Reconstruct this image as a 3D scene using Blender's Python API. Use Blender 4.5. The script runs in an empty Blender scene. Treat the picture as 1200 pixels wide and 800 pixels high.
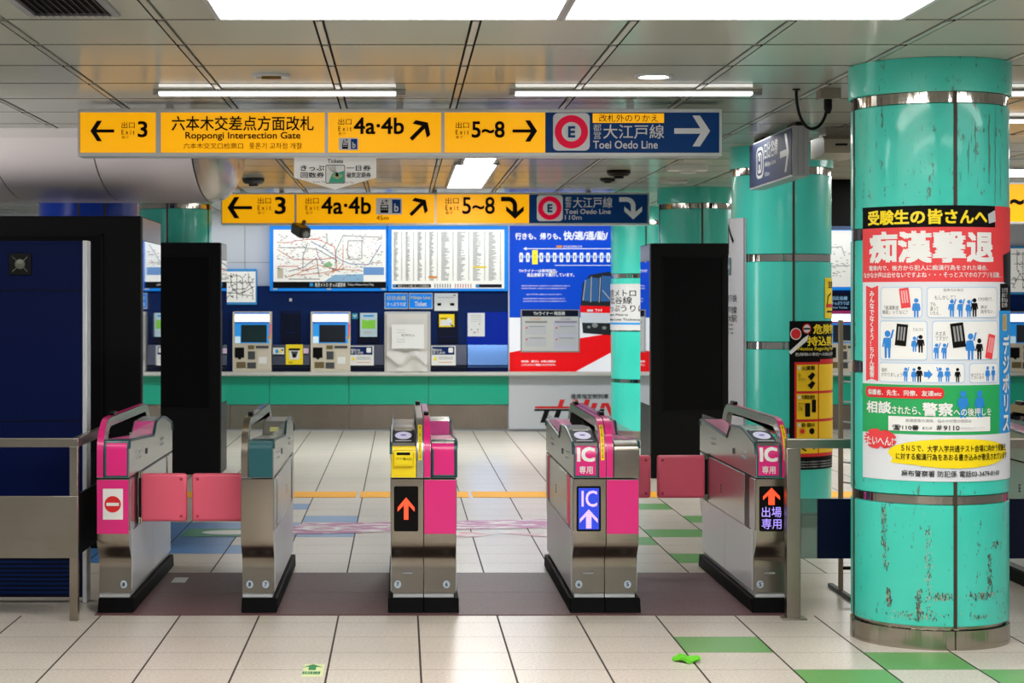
import bpy, bmesh, math, random
from mathutils import Vector, Matrix
random.seed(7)
SC = bpy.context.scene
COL = SC.collection

# ------------------------------------------------------------ camera, light, exposure
FPX, VX, VY, EYE, CEIL = 2196.0, 470.0, 356.0, 1.584, 2.714     # focal length and vanishing point for a 1200x800 frame
cam_d = bpy.data.cameras.new('camera')
cam = bpy.data.objects.new('camera', cam_d); COL.objects.link(cam)
cam.location = (0, 0, EYE); cam.rotation_euler = (math.pi / 2, 0, 0)
cam_d.sensor_width = 36; cam_d.lens = 36 * FPX / 1200
cam_d.shift_x = (600 - VX) / 1200; cam_d.shift_y = -(400 - VY) / 1200
cam_d.clip_start = 0.1; cam_d.clip_end = 200
cam_d.dof.use_dof = True; cam_d.dof.focus_distance = 9.5; cam_d.dof.aperture_fstop = 7.5
SC.camera = cam
vs = SC.view_settings
vs.view_transform = 'Standard'; vs.look = 'None'; vs.gamma = 1; vs.exposure = 0.0
vs.use_curve_mapping = False
W = bpy.data.worlds.new('world'); SC.world = W; W.use_nodes = True
W.node_tree.nodes['Background'].inputs[0].default_value = (0.93, 0.96, 1.0, 1)
W.node_tree.nodes['Background'].inputs[1].default_value = 0.26
try:
    SC.cycles.use_denoising = True
    SC.cycles.max_bounces = 8
    SC.cycles.sample_clamp_indirect = 6
except Exception:
    pass

def area(name, loc, sx, sy, power, col=(1, .995, .985), rot=(0, 0, 0)):
    d = bpy.data.lights.new(name, 'AREA'); d.shape = 'RECTANGLE'; d.size = sx; d.size_y = sy
    d.energy = power; d.color = col
    o = bpy.data.objects.new(name, d); COL.objects.link(o); o.location = loc; o.rotation_euler = rot
    return o
LAMP = 14.0        # radiance of the ceiling diffusers
# the rows of ceiling lamps that go on behind the camera and over the concourse; the leftmost is a fill added for the bulkhead
for k, (x, y, p) in enumerate([(.6, 4.6, 55), (.6, 1.8, 55), (-3.1, 7.6, 40), (-2.2, 4.4, 14), (3.8, 4.4, 45), (4.2, 7.2, 45)]):
    area('ceiling_area_light', (x, y, CEIL - .03), 2.6, .5, p)
for x, y, p in [(1.2, 20.3, 90), (4.6, 19.5, 90), (-1.0, 20.0, 50), (4.8, 13.5, 34), (1.9, 12.6, 20)]:
    area('ceiling_area_light', (x, y, CEIL - .03), 1.6, .6, p)
# unseen fill light added at the left to brighten the rounded bulkhead
area('bulkhead_fill_light', (-5.2, 10.9, 1.35), 1.6, 2.2, 100, (1, .98, .96), (0, math.radians(-112), 0))
# cove lamp over the route maps
area('cove_light', (1.2, 22.85, 2.55), 9.5, .12, 26, (.9, .96, 1), (math.radians(22), 0, 0))

# ------------------------------------------------------------ materials
def lin(h):
    h = h.lstrip('#'); r = []
    for i in (0, 2, 4):
        c = int(h[i:i + 2], 16) / 255
        r.append(c / 12.92 if c <= .04045 else ((c + .055) / 1.055) ** 2.4)
    return (*r, 1)
MATS = {}
def mat(name, hexc='#808080', rough=.5, metal=0., emit=0., spec=.5, coat=0., trans=0., alpha=1.):
    if name in MATS: return MATS[name]
    m = bpy.data.materials.new(name); m.use_nodes = True
    b = m.node_tree.nodes['Principled BSDF']; c = lin(hexc)
    b.inputs['Base Color'].default_value = c
    b.inputs['Roughness'].default_value = rough; b.inputs['Metallic'].default_value = metal
    b.inputs['Specular IOR Level'].default_value = spec
    b.inputs['Coat Weight'].default_value = coat; b.inputs['Coat Roughness'].default_value = .06
    b.inputs['Transmission Weight'].default_value = trans; b.inputs['Alpha'].default_value = alpha
    if emit:
        b.inputs['Emission Color'].default_value = c; b.inputs['Emission Strength'].default_value = emit
    MATS[name] = m; return m
def nodes(m): return m.node_tree.nodes, m.node_tree.links, m.node_tree.nodes['Principled BSDF']
def noise_node(m, scale, detail=4, stretch=(1, 1, 1), rough=.6):
    n, l, b = nodes(m)
    tc = n.new('ShaderNodeTexCoord'); mp = n.new('ShaderNodeMapping'); mp.inputs['Scale'].default_value = stretch
    nz = n.new('ShaderNodeTexNoise'); nz.inputs['Scale'].default_value = scale; nz.inputs['Detail'].default_value = detail
    nz.inputs['Roughness'].default_value = rough
    l.new(tc.outputs['Object'], mp.inputs['Vector']); l.new(mp.outputs[0], nz.inputs['Vector'])
    return nz
def ramp(m, src, stops):
    n, l, b = nodes(m); r = n.new('ShaderNodeValToRGB'); e = r.color_ramp.elements
    e[0].position, e[0].color = stops[0]; e[1].position, e[1].color = stops[-1]
    for p, c in stops[1:-1]:
        x = e.new(p); x.color = c
    l.new(src, r.inputs[0]); return r
def mix(m, fac, a, b_):
    n, l, b = nodes(m); x = n.new('ShaderNodeMix'); x.data_type = 'RGBA'
    if hasattr(fac, 'links'): l.new(fac, x.inputs[0])
    else: x.inputs[0].default_value = fac
    for s, v in ((6, a), (7, b_)):
        if hasattr(v, 'links'): l.new(v, x.inputs[s])
        else: x.inputs[s].default_value = v
    return x.outputs[2]

def speckle(name, hexc, dark, rough, amt=.5, scale=70):
    m = mat(name, hexc, rough); n, l, b = nodes(m)
    a = noise_node(m, scale, 3); c = noise_node(m, 1.1, 3)
    r = ramp(m, a.outputs[0], [(.40, (1, 1, 1, 1)), (.62, (0, 0, 0, 1))])
    r2 = ramp(m, c.outputs[0], [(.35, (0, 0, 0, 1)), (.75, (1, 1, 1, 1))])
    base = mix(m, r2.outputs[0], lin(hexc), tuple(x * .86 for x in lin(hexc)[:3]) + (1,))
    x = n.new('ShaderNodeMath'); x.operation = 'MULTIPLY'; x.inputs[1].default_value = amt
    l.new(r.outputs[0], x.inputs[0])
    inv = n.new('ShaderNodeMath'); inv.operation = 'SUBTRACT'; inv.inputs[0].default_value = amt; l.new(x.outputs[0], inv.inputs[1])
    l.new(mix(m, inv.outputs[0], base, lin(dark)), b.inputs['Base Color'])
    return m
T_BEIGE = speckle('tile_beige', '#d9d0c5', '#998c7d', .30, .42)
T_GREEN = speckle('tile_green', '#6aa65c', '#5b8d52', .33, .25)
T_BLUE = speckle('tile_blue', '#4f86c4', '#456fa5', .33, .25)
T_GROUT = mat('tile_grout', '#3a332c', .8)
RUBBER = speckle('maroon_rubber', '#583a3c', '#7d5d60', .5, .5, 120)
RUBBER.node_tree.nodes['Principled BSDF'].inputs['Specular IOR Level'].default_value = .3

def brushed(name, hexc, rough, vertical=True):
    m = mat(name, hexc, rough, 1.0); n, l, b = nodes(m)
    a = noise_node(m, 3.0, 5, (120, 120, 1.5) if vertical else (1.5, 1.5, 120))
    r = ramp(m, a.outputs[0], [(.3, (rough * .9,) * 3 + (1,)), (.7, (min(1, rough * 1.12),) * 3 + (1,))])
    l.new(r.outputs[0], b.inputs['Roughness'])
    c = noise_node(m, 2.2, 4)
    h = lin(hexc)
    r2 = ramp(m, c.outputs[0], [(.3, h), (.75, (h[0] * .82, h[1] * .79, h[2] * .74, 1))])
    l.new(r2.outputs[0], b.inputs['Base Color'])
    return m
STEEL = brushed('brushed_steel', '#a39c92', .24)
STEELH = brushed('brushed_steel_rail', '#9c978d', .30, False)
SATIN = mat('satin_silver', '#b3b4b2', .27, .85)
SATINW = mat('satin_white', '#c9cbcf', .30, .45)
CHROME = mat('chrome', '#c2bcb2', .07, 1.0)
MIRROR = mat('mirror_glass', '#c4ccd6', .02, 1.0)
ALU = mat('aluminium', '#ccd0d2', .4, .35)
ALUW = mat('white_aluminium', '#a6a8ab', .4, .3)
BLACK = mat('black', '#050506', .45, spec=.2)
GLOSSBLACK = mat('gloss_black', '#030304', .35, spec=.15)
KIOSK = mat('kiosk_black', '#060607', .45, spec=.15)
KIOSKR = mat('kiosk_recess', '#020204', .5, spec=.1)
DGREY = mat('dark_grey', '#3b3e42', .5)
GREY = mat('grey', '#8d9093', .5)
LGREY = mat('light_grey', '#bfc1c3', .5)
WHITE = mat('white', '#e6e6e4', .5)
PAPER = mat('paper', '#dfe0de', .6)
INK = mat('ink', '#080706', .6, spec=.12)
GREYINK = mat('grey_ink', '#8b8b8d', .6)
def rippled(m, sc, stretch, dist):
    n, l, b = nodes(m); nz = noise_node(m, sc, 2, stretch); bp = n.new('ShaderNodeBump'); bp.inputs['Strength'].default_value = .6; bp.inputs['Distance'].default_value = dist
    l.new(nz.outputs[0], bp.inputs['Height']); l.new(bp.outputs[0], b.inputs['Normal'])
rippled(CHROME, 16, (1, 1, .05), .012)
RING = mat('base_ring_steel', '#b0a89c', .16, 1.0); rippled(RING, 22, (1, 1, .03), .008)
PINK = mat('hot_pink', '#e0197c', .32, coat=.3)
PINKL = mat('light_pink', '#f05aa8', .32)
FLAP = mat('flap_pink', '#f5647f', .42)
TEALD = mat('dark_teal', '#17555c', .35)
TEALT = mat('teal_trim', '#1d4c50', .35, .3)
YEL = mat('yellow', '#f5d800', .4)
YELLINE = mat('yellow_line', '#f2ac08', .6, spec=.2)
RED = mat('red', '#d8161c', .45)
REDP = mat('poster_red', '#e43a3f', .5)
NAVY = mat('navy', '#05225a', .42, spec=.12)
NAVYD = mat('navy_dark', '#030a26', .4, spec=.15)
BOOTH = mat('booth_blue', '#02103f', .45, spec=.1)
BLUEP = mat('pictogram_blue', '#1f7fd0', .5)
GREENP = mat('poster_green', '#18a055', .5)
SKYP = mat('sky_blue', '#1794de', .5)
CREAM = mat('cream', '#cfc5b2', .5)
ORANGE = mat('orange', '#e8902a', .5)
GLASS = mat('clear_shield', '#dfe9e6', .05, alpha=.22)
SMOKED = mat('smoked_panel', '#4c6a60', .08, alpha=.55)
E_WHITE = mat('lamp_diffuser', '#fffdf8', .5, emit=LAMP)
E_LED = mat('lamp_tube', '#fffdf8', .5, emit=3.2)
E_OFF = mat('lamp_off', '#b9ab82', .3)
# back-lit sign faces and screens
S_YEL = mat('sign_yellow', '#f6ac00', .35, emit=.62, spec=.3)
S_NAVY = mat('sign_navy', '#043a78', .35, emit=.06, spec=.15)
S_WHITE = mat('sign_white', '#c9cace', .35, emit=.1)
S_RED = mat('sign_red', '#d40038', .35, emit=.3, spec=.2)
E_MAP = mat('lit_map', '#e9e7e2', .5, emit=.25)
E_BLUE = mat('lit_blue', '#0a78d4', .4, emit=.42, spec=.2)
E_POST = mat('lit_poster_blue', '#0444c4', .4, emit=.30, spec=.15)
E_PRED = mat('lit_poster_red', '#dc0812', .4, emit=.34, spec=.2)
E_PWHT = mat('lit_poster_white', '#e4e4ea', .4, emit=.3)
E_PYEL = mat('lit_poster_yellow', '#f5dc1e', .4, emit=.5)
E_HEAD = mat('machine_header', '#ffffff', .4, emit=1.6)
E_SKY = mat('machine_blue', '#1f92e6', .4, emit=.3)
E_SCR = mat('machine_screen', '#20242c', .15)
LEDR = mat('led_red', '#ff4a26', .5, emit=1.0)
LEDV = mat('led_violet', '#a893f5', .5, emit=.75)
LEDB = mat('led_blue', '#2a44d8', .5, emit=.6)
LEDW = mat('led_pale', '#d8bcf5', .5, emit=.75)
LAV = mat('reader_lavender', '#d9d4fb', .3, emit=.25)
CEILP = mat('ceiling_panel', '#acafa5', .15, spec=.5); CEILP.node_tree.nodes['Principled BSDF'].inputs['IOR'].default_value = 1.07
CEILT = mat('ceiling_strip', '#a6a79d', .3)
GAP = mat('ceiling_gap', '#17130e', .8)
SOFF = mat('soffit_white', '#eae2e2', .32, coat=.2)
SOFFE = mat('soffit_end', '#b5a898', .22, .35)
WALLW = mat('wall_white', '#cdd0d8', .35)
TEALW = mat('wall_teal', '#0da888', .28)
PLINTH = brushed('plinth_steel', '#8f867d', .25); rippled(PLINTH, 6, (1, 1, .03), .006)
BLUECOL = mat('column_blue', '#0838a4', .25, spec=.3)
# enamelled column panels with worn paint
def enamel(name, wear):
    m = mat(name, '#4cc8b0', .3, coat=.35); n, l, b = nodes(m)
    big = noise_node(m, 1.3, 3)
    base = ramp(m, big.outputs[0], [(.3, lin('#32c6b2')), (.75, lin('#4cd2c2'))]).outputs[0]
    st = noise_node(m, 9, 6, (1.6, 1.6, .16), .75)
    fine = noise_node(m, 38, 3, (1, 1, .5), .6)
    mul = n.new('ShaderNodeMath'); mul.operation = 'MULTIPLY'
    l.new(st.outputs[0], mul.inputs[0]); l.new(fine.outputs[0], mul.inputs[1])
    r = ramp(m, mul.outputs[0], [(wear, (0, 0, 0, 1)), (wear + .035, (1, 1, 1, 1))])
    sc = n.new('ShaderNodeMath'); sc.operation = 'MULTIPLY'; sc.inputs[1].default_value = .8; l.new(r.outputs[0], sc.inputs[0])
    l.new(mix(m, sc.outputs[0], base, lin('#4f5f50')), b.inputs['Base Color'])
    return m
ENAMEL = enamel('worn_teal_enamel', .335)
ENAMELC = enamel('teal_enamel', .40)
SCUFF = mat('bare_metal_scuff', '#4e564a', .5)
SCUFFL = mat('pale_scuff', '#a9b6a4', .5)
STREAK = mat('dark_streak', '#1f7a68', .5)

# ------------------------------------------------------------ geometry builder
def X(px, D): return (px - VX) * D / FPX
def Z(py, D): return EYE - (py - VY) * D / FPX
class Frame:
    def __init__(s, fn, step=None, vstep=None, flip=False): s.f = fn; s.step = step; s.vstep = vstep; s.flip = flip
def plane(D):                               # upright plane facing the camera; u, v are photo coordinates at distance D
    return Frame(lambda u, v, w: (X(u, D), D - w, Z(v, D)), flip=True)
def cylf(cx, cy, R):                        # u = arc length from the camera-facing generatrix, v = height
    return Frame(lambda u, v, w: (cx + (R + w) * math.sin(u / R), cy - (R + w) * math.cos(u / R), v), step=.02)
def matf(M, step=None): return Frame(lambda u, v, w: tuple(M @ Vector((u, v, w))), step)
def pathf(pts, x0, sgn):                    # u across (x), v along a polyline in (y, z)
    L = [0]
    for a, b in zip(pts, pts[1:]): L.append(L[-1] + math.dist(a, b))
    def fn(u, v, w):
        v = min(max(v, 0), L[-1] - 1e-6)
        for i in range(len(pts) - 1):
            if v <= L[i + 1]: break
        (y0, z0), (y1, z1) = pts[i], pts[i + 1]; t = (v - L[i]) / max(1e-9, L[i + 1] - L[i])
        ny, nz = -(z1 - z0), (y1 - y0); n = math.hypot(ny, nz) or 1
        return (x0 + sgn * u, y0 + (y1 - y0) * t + ny / n * w, z0 + (z1 - z0) * t + nz / n * w)
    fr = Frame(fn, vstep=.012); fr.L = L; return fr

ORG = {}
class G:
    def __init__(s): s.V = []; s.F = []; s.M = []; s.mats = []; s.k = 0
    def mi(s, m):
        if m not in s.mats: s.mats.append(m)
        return s.mats.index(m)
    def add(s, vs, fs, m):
        o = len(s.V); s.V += [tuple(v) for v in vs]; k = s.mi(m)
        for f in fs: s.F.append(tuple(i + o for i in f)); s.M.append(k)
        return s
    def bm(s, b, m, fn=None):
        b.verts.ensure_lookup_table(); b.verts.index_update()
        vs = [fn(*v.co) if fn else tuple(v.co) for v in b.verts]
        s.add(vs, [[v.index for v in f.verts] for f in b.faces], m); b.free(); return s
    def box(s, x0, x1, y0, y1, z0, z1, m, bev=0, seg=2):
        b = bmesh.new(); bmesh.ops.create_cube(b, size=1)
        for v in b.verts:
            v.co = Vector(((x0 + x1) / 2 + v.co.x * (x1 - x0), (y0 + y1) / 2 + v.co.y * (y1 - y0), (z0 + z1) / 2 + v.co.z * (z1 - z0)))
        if bev: bmesh.ops.bevel(b, geom=b.edges[:], offset=bev, segments=seg, profile=.5, affect='EDGES')
        return s.bm(b, m)
    def prism(s, pts, a0, a1, m, axis='x', bev=0):
        n = len(pts)
        def p(q, a):
            return (a, q[0], q[1]) if axis == 'x' else (q[0], a, q[1]) if axis == 'y' else (q[0], q[1], a)
        b = bmesh.new()
        A = [b.verts.new(p(q, a0)) for q in pts]; B = [b.verts.new(p(q, a1)) for q in pts]
        fa = b.faces.new(A); fb = b.faces.new(B[::-1])
        for i in range(n): b.faces.new((A[i], B[i], B[(i + 1) % n], A[(i + 1) % n]))
        if bev:
            es = [e for e in b.edges if fa in e.link_faces or fb in e.link_faces]
            bmesh.ops.bevel(b, geom=es, offset=bev, segments=2, profile=.5, affect='EDGES')
        bmesh.ops.triangulate(b, faces=[f for f in b.faces if len(f.verts) > 4])
        bmesh.ops.recalc_face_normals(b, faces=b.faces[:])
        return s.bm(b, m)
    def tube(s, pts, r, m, seg=20):
        pts = [Vector(p) for p in pts]; rings = []; vs = []; fs = []
        up = None
        for i, p in enumerate(pts):
            t = (pts[min(i + 1, len(pts) - 1)] - pts[max(i - 1, 0)]).normalized()
            if up is None:
                up = Vector((0, 0, 1)) if abs(t.z) < .9 else Vector((1, 0, 0))
            a = t.cross(up).normalized(); c = a.cross(t).normalized(); up = c
            for k in range(seg):
                th = 2 * math.pi * k / seg; vs.append(p + (a * math.cos(th) + c * math.sin(th)) * r)
        for i in range(len(pts) - 1):
            for k in range(seg):
                k2 = (k + 1) % seg; fs.append((i * seg + k, i * seg + k2, (i + 1) * seg + k2, (i + 1) * seg + k))
        fs.append(tuple(range(seg))[::-1]); fs.append(tuple((len(pts) - 1) * seg + k for k in range(seg)))
        return s.add(vs, fs, m)
    def lathe(s, c, prof, m, seg=64, a0=0, a1=2 * math.pi, axis='z'):
        full = abs(a1 - a0 - 2 * math.pi) < 1e-6; n = seg if full else seg + 1; vs = []; fs = []
        for r, h in prof:
            for k in range(n):
                th = a0 + (a1 - a0) * k / seg; ca, sa = r * math.cos(th), r * math.sin(th)
                vs.append((c[0] + ca, c[1] + sa, c[2] + h) if axis == 'z' else (c[0] + ca, c[1] + h, c[2] + sa) if axis == 'y' else (c[0] + h, c[1] + ca, c[2] + sa))
        for i in range(len(prof) - 1):
            for k in range(seg):
                k2 = (k + 1) % n; fs.append((i * n + k, i * n + k2, (i + 1) * n + k2, (i + 1) * n + k))
        return s.add(vs, fs, m)
    # ---- flat print on a frame
    def _split(s, b, fr):
        for st, ax in ((fr.step, 0), (fr.vstep, 1)):
            if not st: continue
            cs = [v.co[ax] for v in b.verts]
            if not cs: return
            k = math.ceil(min(cs) / st)
            while k * st < max(cs):
                no = Vector((1, 0, 0)) if ax == 0 else Vector((0, 1, 0))
                bmesh.ops.bisect_plane(b, geom=b.verts[:] + b.edges[:] + b.faces[:], plane_co=no * (k * st), plane_no=no, dist=1e-6)
                k += 1
    def poly(s, fr, pts, w, m, th=0):
        s.k = (s.k + 1) % 16; w += s.k * 3e-5         # overlapping prints never share a plane
        b = bmesh.new(); f = b.faces.new([b.verts.new((p[0], p[1], 0)) for p in pts])
        if fr.flip: f.normal_flip()
        if len(pts) > 4: bmesh.ops.triangulate(b, faces=b.faces[:])
        s._split(b, fr)
        if th:
            r = bmesh.ops.extrude_face_region(b, geom=b.faces[:])
            for e in r['geom']:
                if isinstance(e, bmesh.types.BMVert): e.co.z -= th
        return s.bm(b, m, lambda x, y, z: fr.f(x, y, w + z))
    def rect(s, fr, u0, v0, u1, v1, w, m, th=0): return s.poly(fr, [(u0, v0), (u1, v0), (u1, v1), (u0, v1)], w, m, th)
    def rrect(s, fr, u0, v0, u1, v1, r, w, m, th=0, ry=None):
        ry = ry or r; lo_u, hi_u, lo_v, hi_v = min(u0, u1), max(u0, u1), min(v0, v1), max(v0, v1); p = []
        for cx, cy, a in ((hi_u - r, hi_v - ry, 0), (lo_u + r, hi_v - ry, 90), (lo_u + r, lo_v + ry, 180), (hi_u - r, lo_v + ry, 270)):
            for k in range(5):
                t = math.radians(a + 22.5 * k); p.append((cx + r * math.cos(t), cy + ry * math.sin(t)))
        return s.poly(fr, p, w, m, th)
    def ell(s, fr, cu, cv, ru, rv, w, m, n=32, inner=None, th=0):
        P = [(cu + ru * math.cos(2 * math.pi * k / n), cv + rv * math.sin(2 * math.pi * k / n)) for k in range(n)]
        if inner is None: return s.poly(fr, P, w, m, th)
        Q = [(cu + ru * inner * math.cos(2 * math.pi * k / n), cv + rv * inner * math.sin(2 * math.pi * k / n)) for k in range(n)]
        for k in range(n):
            j = (k + 1) % n; s.poly(fr, [P[k], P[j], Q[j], Q[k]], w, m)
        return s
    def line(s, fr, pts, wd, w, m):
        for (a, b_), (c, d) in zip(pts, pts[1:]):
            L = math.hypot(c - a, d - b_) or 1; nx, ny = -(d - b_) / L * wd / 2, (c - a) / L * wd / 2
            s.poly(fr, [(a + nx, b_ + ny), (c + nx, d + ny), (c - nx, d - ny), (a - nx, b_ - ny)], w, m)
        return s
    def text(s, fr, body, box, w, m, bold=0., slant=0.):
        u0, v0, u1, v1 = box                 # v0 = top edge, v1 = bottom edge
        cu = bpy.data.curves.new('lettering', 'FONT'); cu.body = body; cu.size = 1; cu.resolution_u = 3
        cu.space_line = .95; cu.align_x = 'LEFT'
        o = bpy.data.objects.new('lettering', cu); COL.objects.link(o)
        dg = bpy.context.evaluated_depsgraph_get(); me = bpy.data.meshes.new_from_object(o.evaluated_get(dg))
        b = bmesh.new(); b.from_mesh(me)
        bpy.data.objects.remove(o); bpy.data.meshes.remove(me); bpy.data.curves.remove(cu)
        if not b.verts: b.free(); return s
        b.verts.index_update(); xs = [v.co.x for v in b.verts]; ys = [v.co.y for v in b.verts]
        ax, bx, ay, by = min(xs), max(xs), min(ys), max(ys)
        for v in b.verts:
            t = (v.co.y - ay) / max(1e-6, by - ay)
            v.co = Vector((u0 + (u1 - u0) * (v.co.x - ax) / max(1e-6, bx - ax) + slant * (t - .5), v1 + (v0 - v1) * t, 0))
        if bold:                             # heavier weight: the outline set again with small shifts
            h = abs(v0 - v1) / max(1e-6, by - ay) * bold * .62; hx = math.copysign(abs(u1 - u0) / max(1e-6, bx - ax) * bold * .62, 1)
            src = [v.co.copy() for v in b.verts]; fcs = [[v.index for v in f.verts] for f in b.faces]
            for lay, q in enumerate(((hx, h), (hx, -h), (-hx, h), (-hx, -h))):
                vs_ = [b.verts.new(c + Vector((q[0], q[1], (lay + 1) * .0002))) for c in src]
                for f in fcs:
                    try: b.faces.new([vs_[i] for i in f])
                    except ValueError: pass
        s._split(b, fr)
        return s.bm(b, m, lambda x, y, z: fr.f(x, y, w + z))
    def build(s, name, parent=None, org=None, smooth=True):
        if parent is not None: org = ORG[parent.name]
        if org is None: org = (0, 0, 0)
        me = bpy.data.meshes.new(name)
        me.from_pydata([(v[0] - org[0], v[1] - org[1], v[2] - org[2]) for v in s.V], [], s.F)
        for m in s.mats: me.materials.append(m)
        me.polygons.foreach_set('material_index', s.M)
        if smooth:
            me.polygons.foreach_set('use_smooth', [True] * len(me.polygons)); me.set_sharp_from_angle(angle=math.radians(20))
        me.update()
        o = bpy.data.objects.new(name, me); COL.objects.link(o)
        ORG[o.name] = org
        if parent is not None: o.parent = parent
        else: o.location = org
        return o
def tag(o, label=None, cat=None, group=None, kind=None):
    if label: o['label'] = label
    if cat: o['category'] = cat
    if group: o['group'] = group
    if kind: o['kind'] = kind
    return o
def thing(name, label, cat, loc, group=None):
    o = bpy.data.objects.new(name, None); COL.objects.link(o); o.location = loc; o.empty_display_size = .1
    ORG[o.name] = tuple(loc); return tag(o, label, cat, group)
def struct(g, name): return tag(g.build(name), kind='structure')
def lab(o, l): o['label'] = l; return o

# ------------------------------------------------------------ floor
FX0, FS = .085, .403
rows = [(9.32 - .4 * (k + 1), 9.32 - .4 * k) for k in range(0, 28)]          # towards and behind the camera
rows += [(9.32, 9.53), (9.53, 11.03), (11.03, 11.465)] + [(11.465 + .425 * k, 11.465 + .425 * (k + 1)) for k in range(30)]
green = {(3, 8.52), (4, 7.72), (5, 8.12), (6, 7.72), (2, 7.72 - .4), (7, 8.12)}
gback = {(4, 7), (5, 5), (4, 3), (4, 0), (3, 2), (5, 1)}
bback = {(-3, 7), (-2, 5), (-2, 3), (-3, 1), (-3, 4), (-4, 1), (-4, 2), (-4, 3), (-5, 1), (-5, 2), (-5, 3), (-5, 4), (-6, 1), (-6, 2), (-4, 4), (-6, 3), (-5, 0), (-6, 0), (-3, 3)}
g = G()
for y0, y1 in rows:
    for k in range(-17, 26):
        x0 = FX0 + FS * k; x1 = x0 + FS
        m = T_BEIGE
        if any(kk == k and abs(yy - y0) < .02 for kk, yy in green): m = T_GREEN
        kb = round((y0 - 11.465) / .425)
        if y0 > 11.4:
            if (k, kb) in gback: m = T_GREEN
            if (k, kb) in bback: m = T_BLUE
        gx, gy = .0045, .0019
        if y0 == 9.53:
            g.add([(x0, y0, -.001), (x1, y0, -.001), (x1, y1, -.001), (x0, y1, -.001)], [(0, 1, 2, 3)], T_BEIGE); continue
        g.add([(x0 + gx, y0 + gy, 0), (x1 - gx, y0 + gy, 0), (x1 - gx, y1 - gy, 0), (x0 + gx, y1 - gy, 0)], [(0, 1, 2, 3)], m)
xa, xb = FX0 - FS * 17, FX0 + FS * 26
g.add([(xa, -2, -.004), (xb, -2, -.004), (xb, 24.3, -.004), (xa, 24.3, -.004)], [(0, 1, 2, 3)], T_GROUT)
struct(g, 'floor')
FL = Frame(lambda u, v, w: (u, v, w))       # floor frame: u = x, v = y
g = G()
for a, b in ((9.533, 10.27), (10.274, 11.027)): g.box(-1.56, 1.99, a, b, -.003, .004, RUBBER)
tag(g.build('floor_mat', org=(0, 10.2, 0)), 'dark maroon speckled strip across the floor beneath the ticket gates', 'floor strip')
g = G()
for k in range(9): g.box(-2.2 + .93 * k, -1.30 + .93 * k, 15.34, 15.79, .0, .004, YELLINE)
tag(g.build('yellow_guide_line', org=(0, 15.5, 0)), 'yellow line taped across the floor beyond the ticket gates', 'floor line')
# faded floor graphics
m = mat('faded_sticker', '#b0549a', .45); n_, l_, b_ = nodes(m)
nz = noise_node(m, 5.5, 2, (.8, 2.2, 1)); r_ = ramp(m, nz.outputs[0], [(.5, lin('#a8438f')), (.57, lin('#d8cdd2'))]); l_.new(r_.outputs[0], b_.inputs['Base Color'])
m2 = mat('faded_sticker_red', '#d8809a', .45); n_, l_, b_ = nodes(m2)
nz = noise_node(m2, 4, 2, (1, 2, 1)); r_ = ramp(m2, nz.outputs[0], [(.45, lin('#d0809a')), (.6, lin('#dcd0d2'))]); l_.new(r_.outputs[0], b_.inputs['Base Color'])
g = G(); g.poly(FL, [(-.86, 12.85), (-.72, 13.5), (.2, 13.65), (1.6, 13.85), (1.62, 13.35), (.25, 13.12), (-.3, 12.95)], .0025, m)
g.poly(FL, [(.3, 12.78), (.5, 12.72), (.62, 12.85), (.5, 13.0), (.32, 12.98)], .0025, m2)
g.poly(FL, [(.68, 12.95), (1.0, 12.72), (1.06, 12.8), (.72, 13.02)], .0025, m2)
g.ell(FL, -.56, 13.2, .14, .12, .0035, WHITE, inner=.7)
tag(g.build('floor_sticker', org=(.4, 13.3, 0)), 'faded pink and purple graphic stuck across the floor behind the gates', 'floor sticker')
g = G(); g.rect(FL, -1.5, 12.75, -1.02, 13.2, .0025, mat('sticker_green', '#0b7f5a', .45)); g.ell(FL, -1.18, 12.98, .2, .12, .0035, WHITE)
tag(g.build('floor_sticker', org=(-1.3, 13, 0)), 'green and white sticker on the blue floor tiles behind the pink flaps', 'floor sticker')
g = G(); y0, y1 = EYE * FPX / (793 - VY), EYE * FPX / (778 - VY)
g.rect(FL, X(353, y0), y0, X(378, y0), y1, .001, mat('sticker_pale', '#dfe6b0', .5)); yc = (y0 + y1) / 2; xc = X(365.5, yc)
g.poly(FL, [(xc - .045, yc + .06), (xc, yc + .13), (xc + .045, yc + .06), (xc + .016, yc + .07), (xc + .016, yc), (xc - .016, yc), (xc - .016, yc + .07)], .002, mat('exit_green', '#2b8a4b', .5))
g.rect(FL, xc - .038, yc - .09, xc + .038, yc - .03, .002, MATS['exit_green'])
g.text(FL, '出口', (xc - .03, yc - .035, xc + .03, yc - .085), .003, MATS['sticker_pale'])
tag(g.build('floor_sticker', org=(xc, yc, 0)), 'small pale green arrow sticker on the floor tiles at the front', 'floor sticker')
g = G(); g.rect(FL, -1.305, 10.62, -1.225, 10.82, .0055, WHITE)
tag(g.build('paper_slip', org=(-1.26, 10.7, 0)), 'white paper slip on the maroon strip beside the no entry gate', 'paper')
# crumpled green leaf-like scrap
b = bmesh.new(); bmesh.ops.create_icosphere(b, subdivisions=3, radius=1)
y0 = EYE * FPX / (775 - VY); xc = X(804, y0)
g = G(); LEAF = mat('leaf_green', '#62c81e', .5); rnd = random.Random(3)
ph = [rnd.uniform(0, 6) for _ in range(4)]
def crumple(x, y, z):
    k = 1 + .18 * math.sin(5 * x + ph[0]) * math.cos(4 * y + ph[1]) + .12 * math.sin(9 * y + ph[2])
    return (xc + .058 * x * k, y0 + .05 * y * k - .05 * x * .5, max(.001, .014 + .014 * z * k + .006 * math.sin(6 * x + ph[3])))
g.bm(b, LEAF, crumple)
tag(g.build('crumpled_scrap', org=(xc, y0, 0)), 'crumpled bright green scrap lying on the floor tiles', 'litter')

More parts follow.
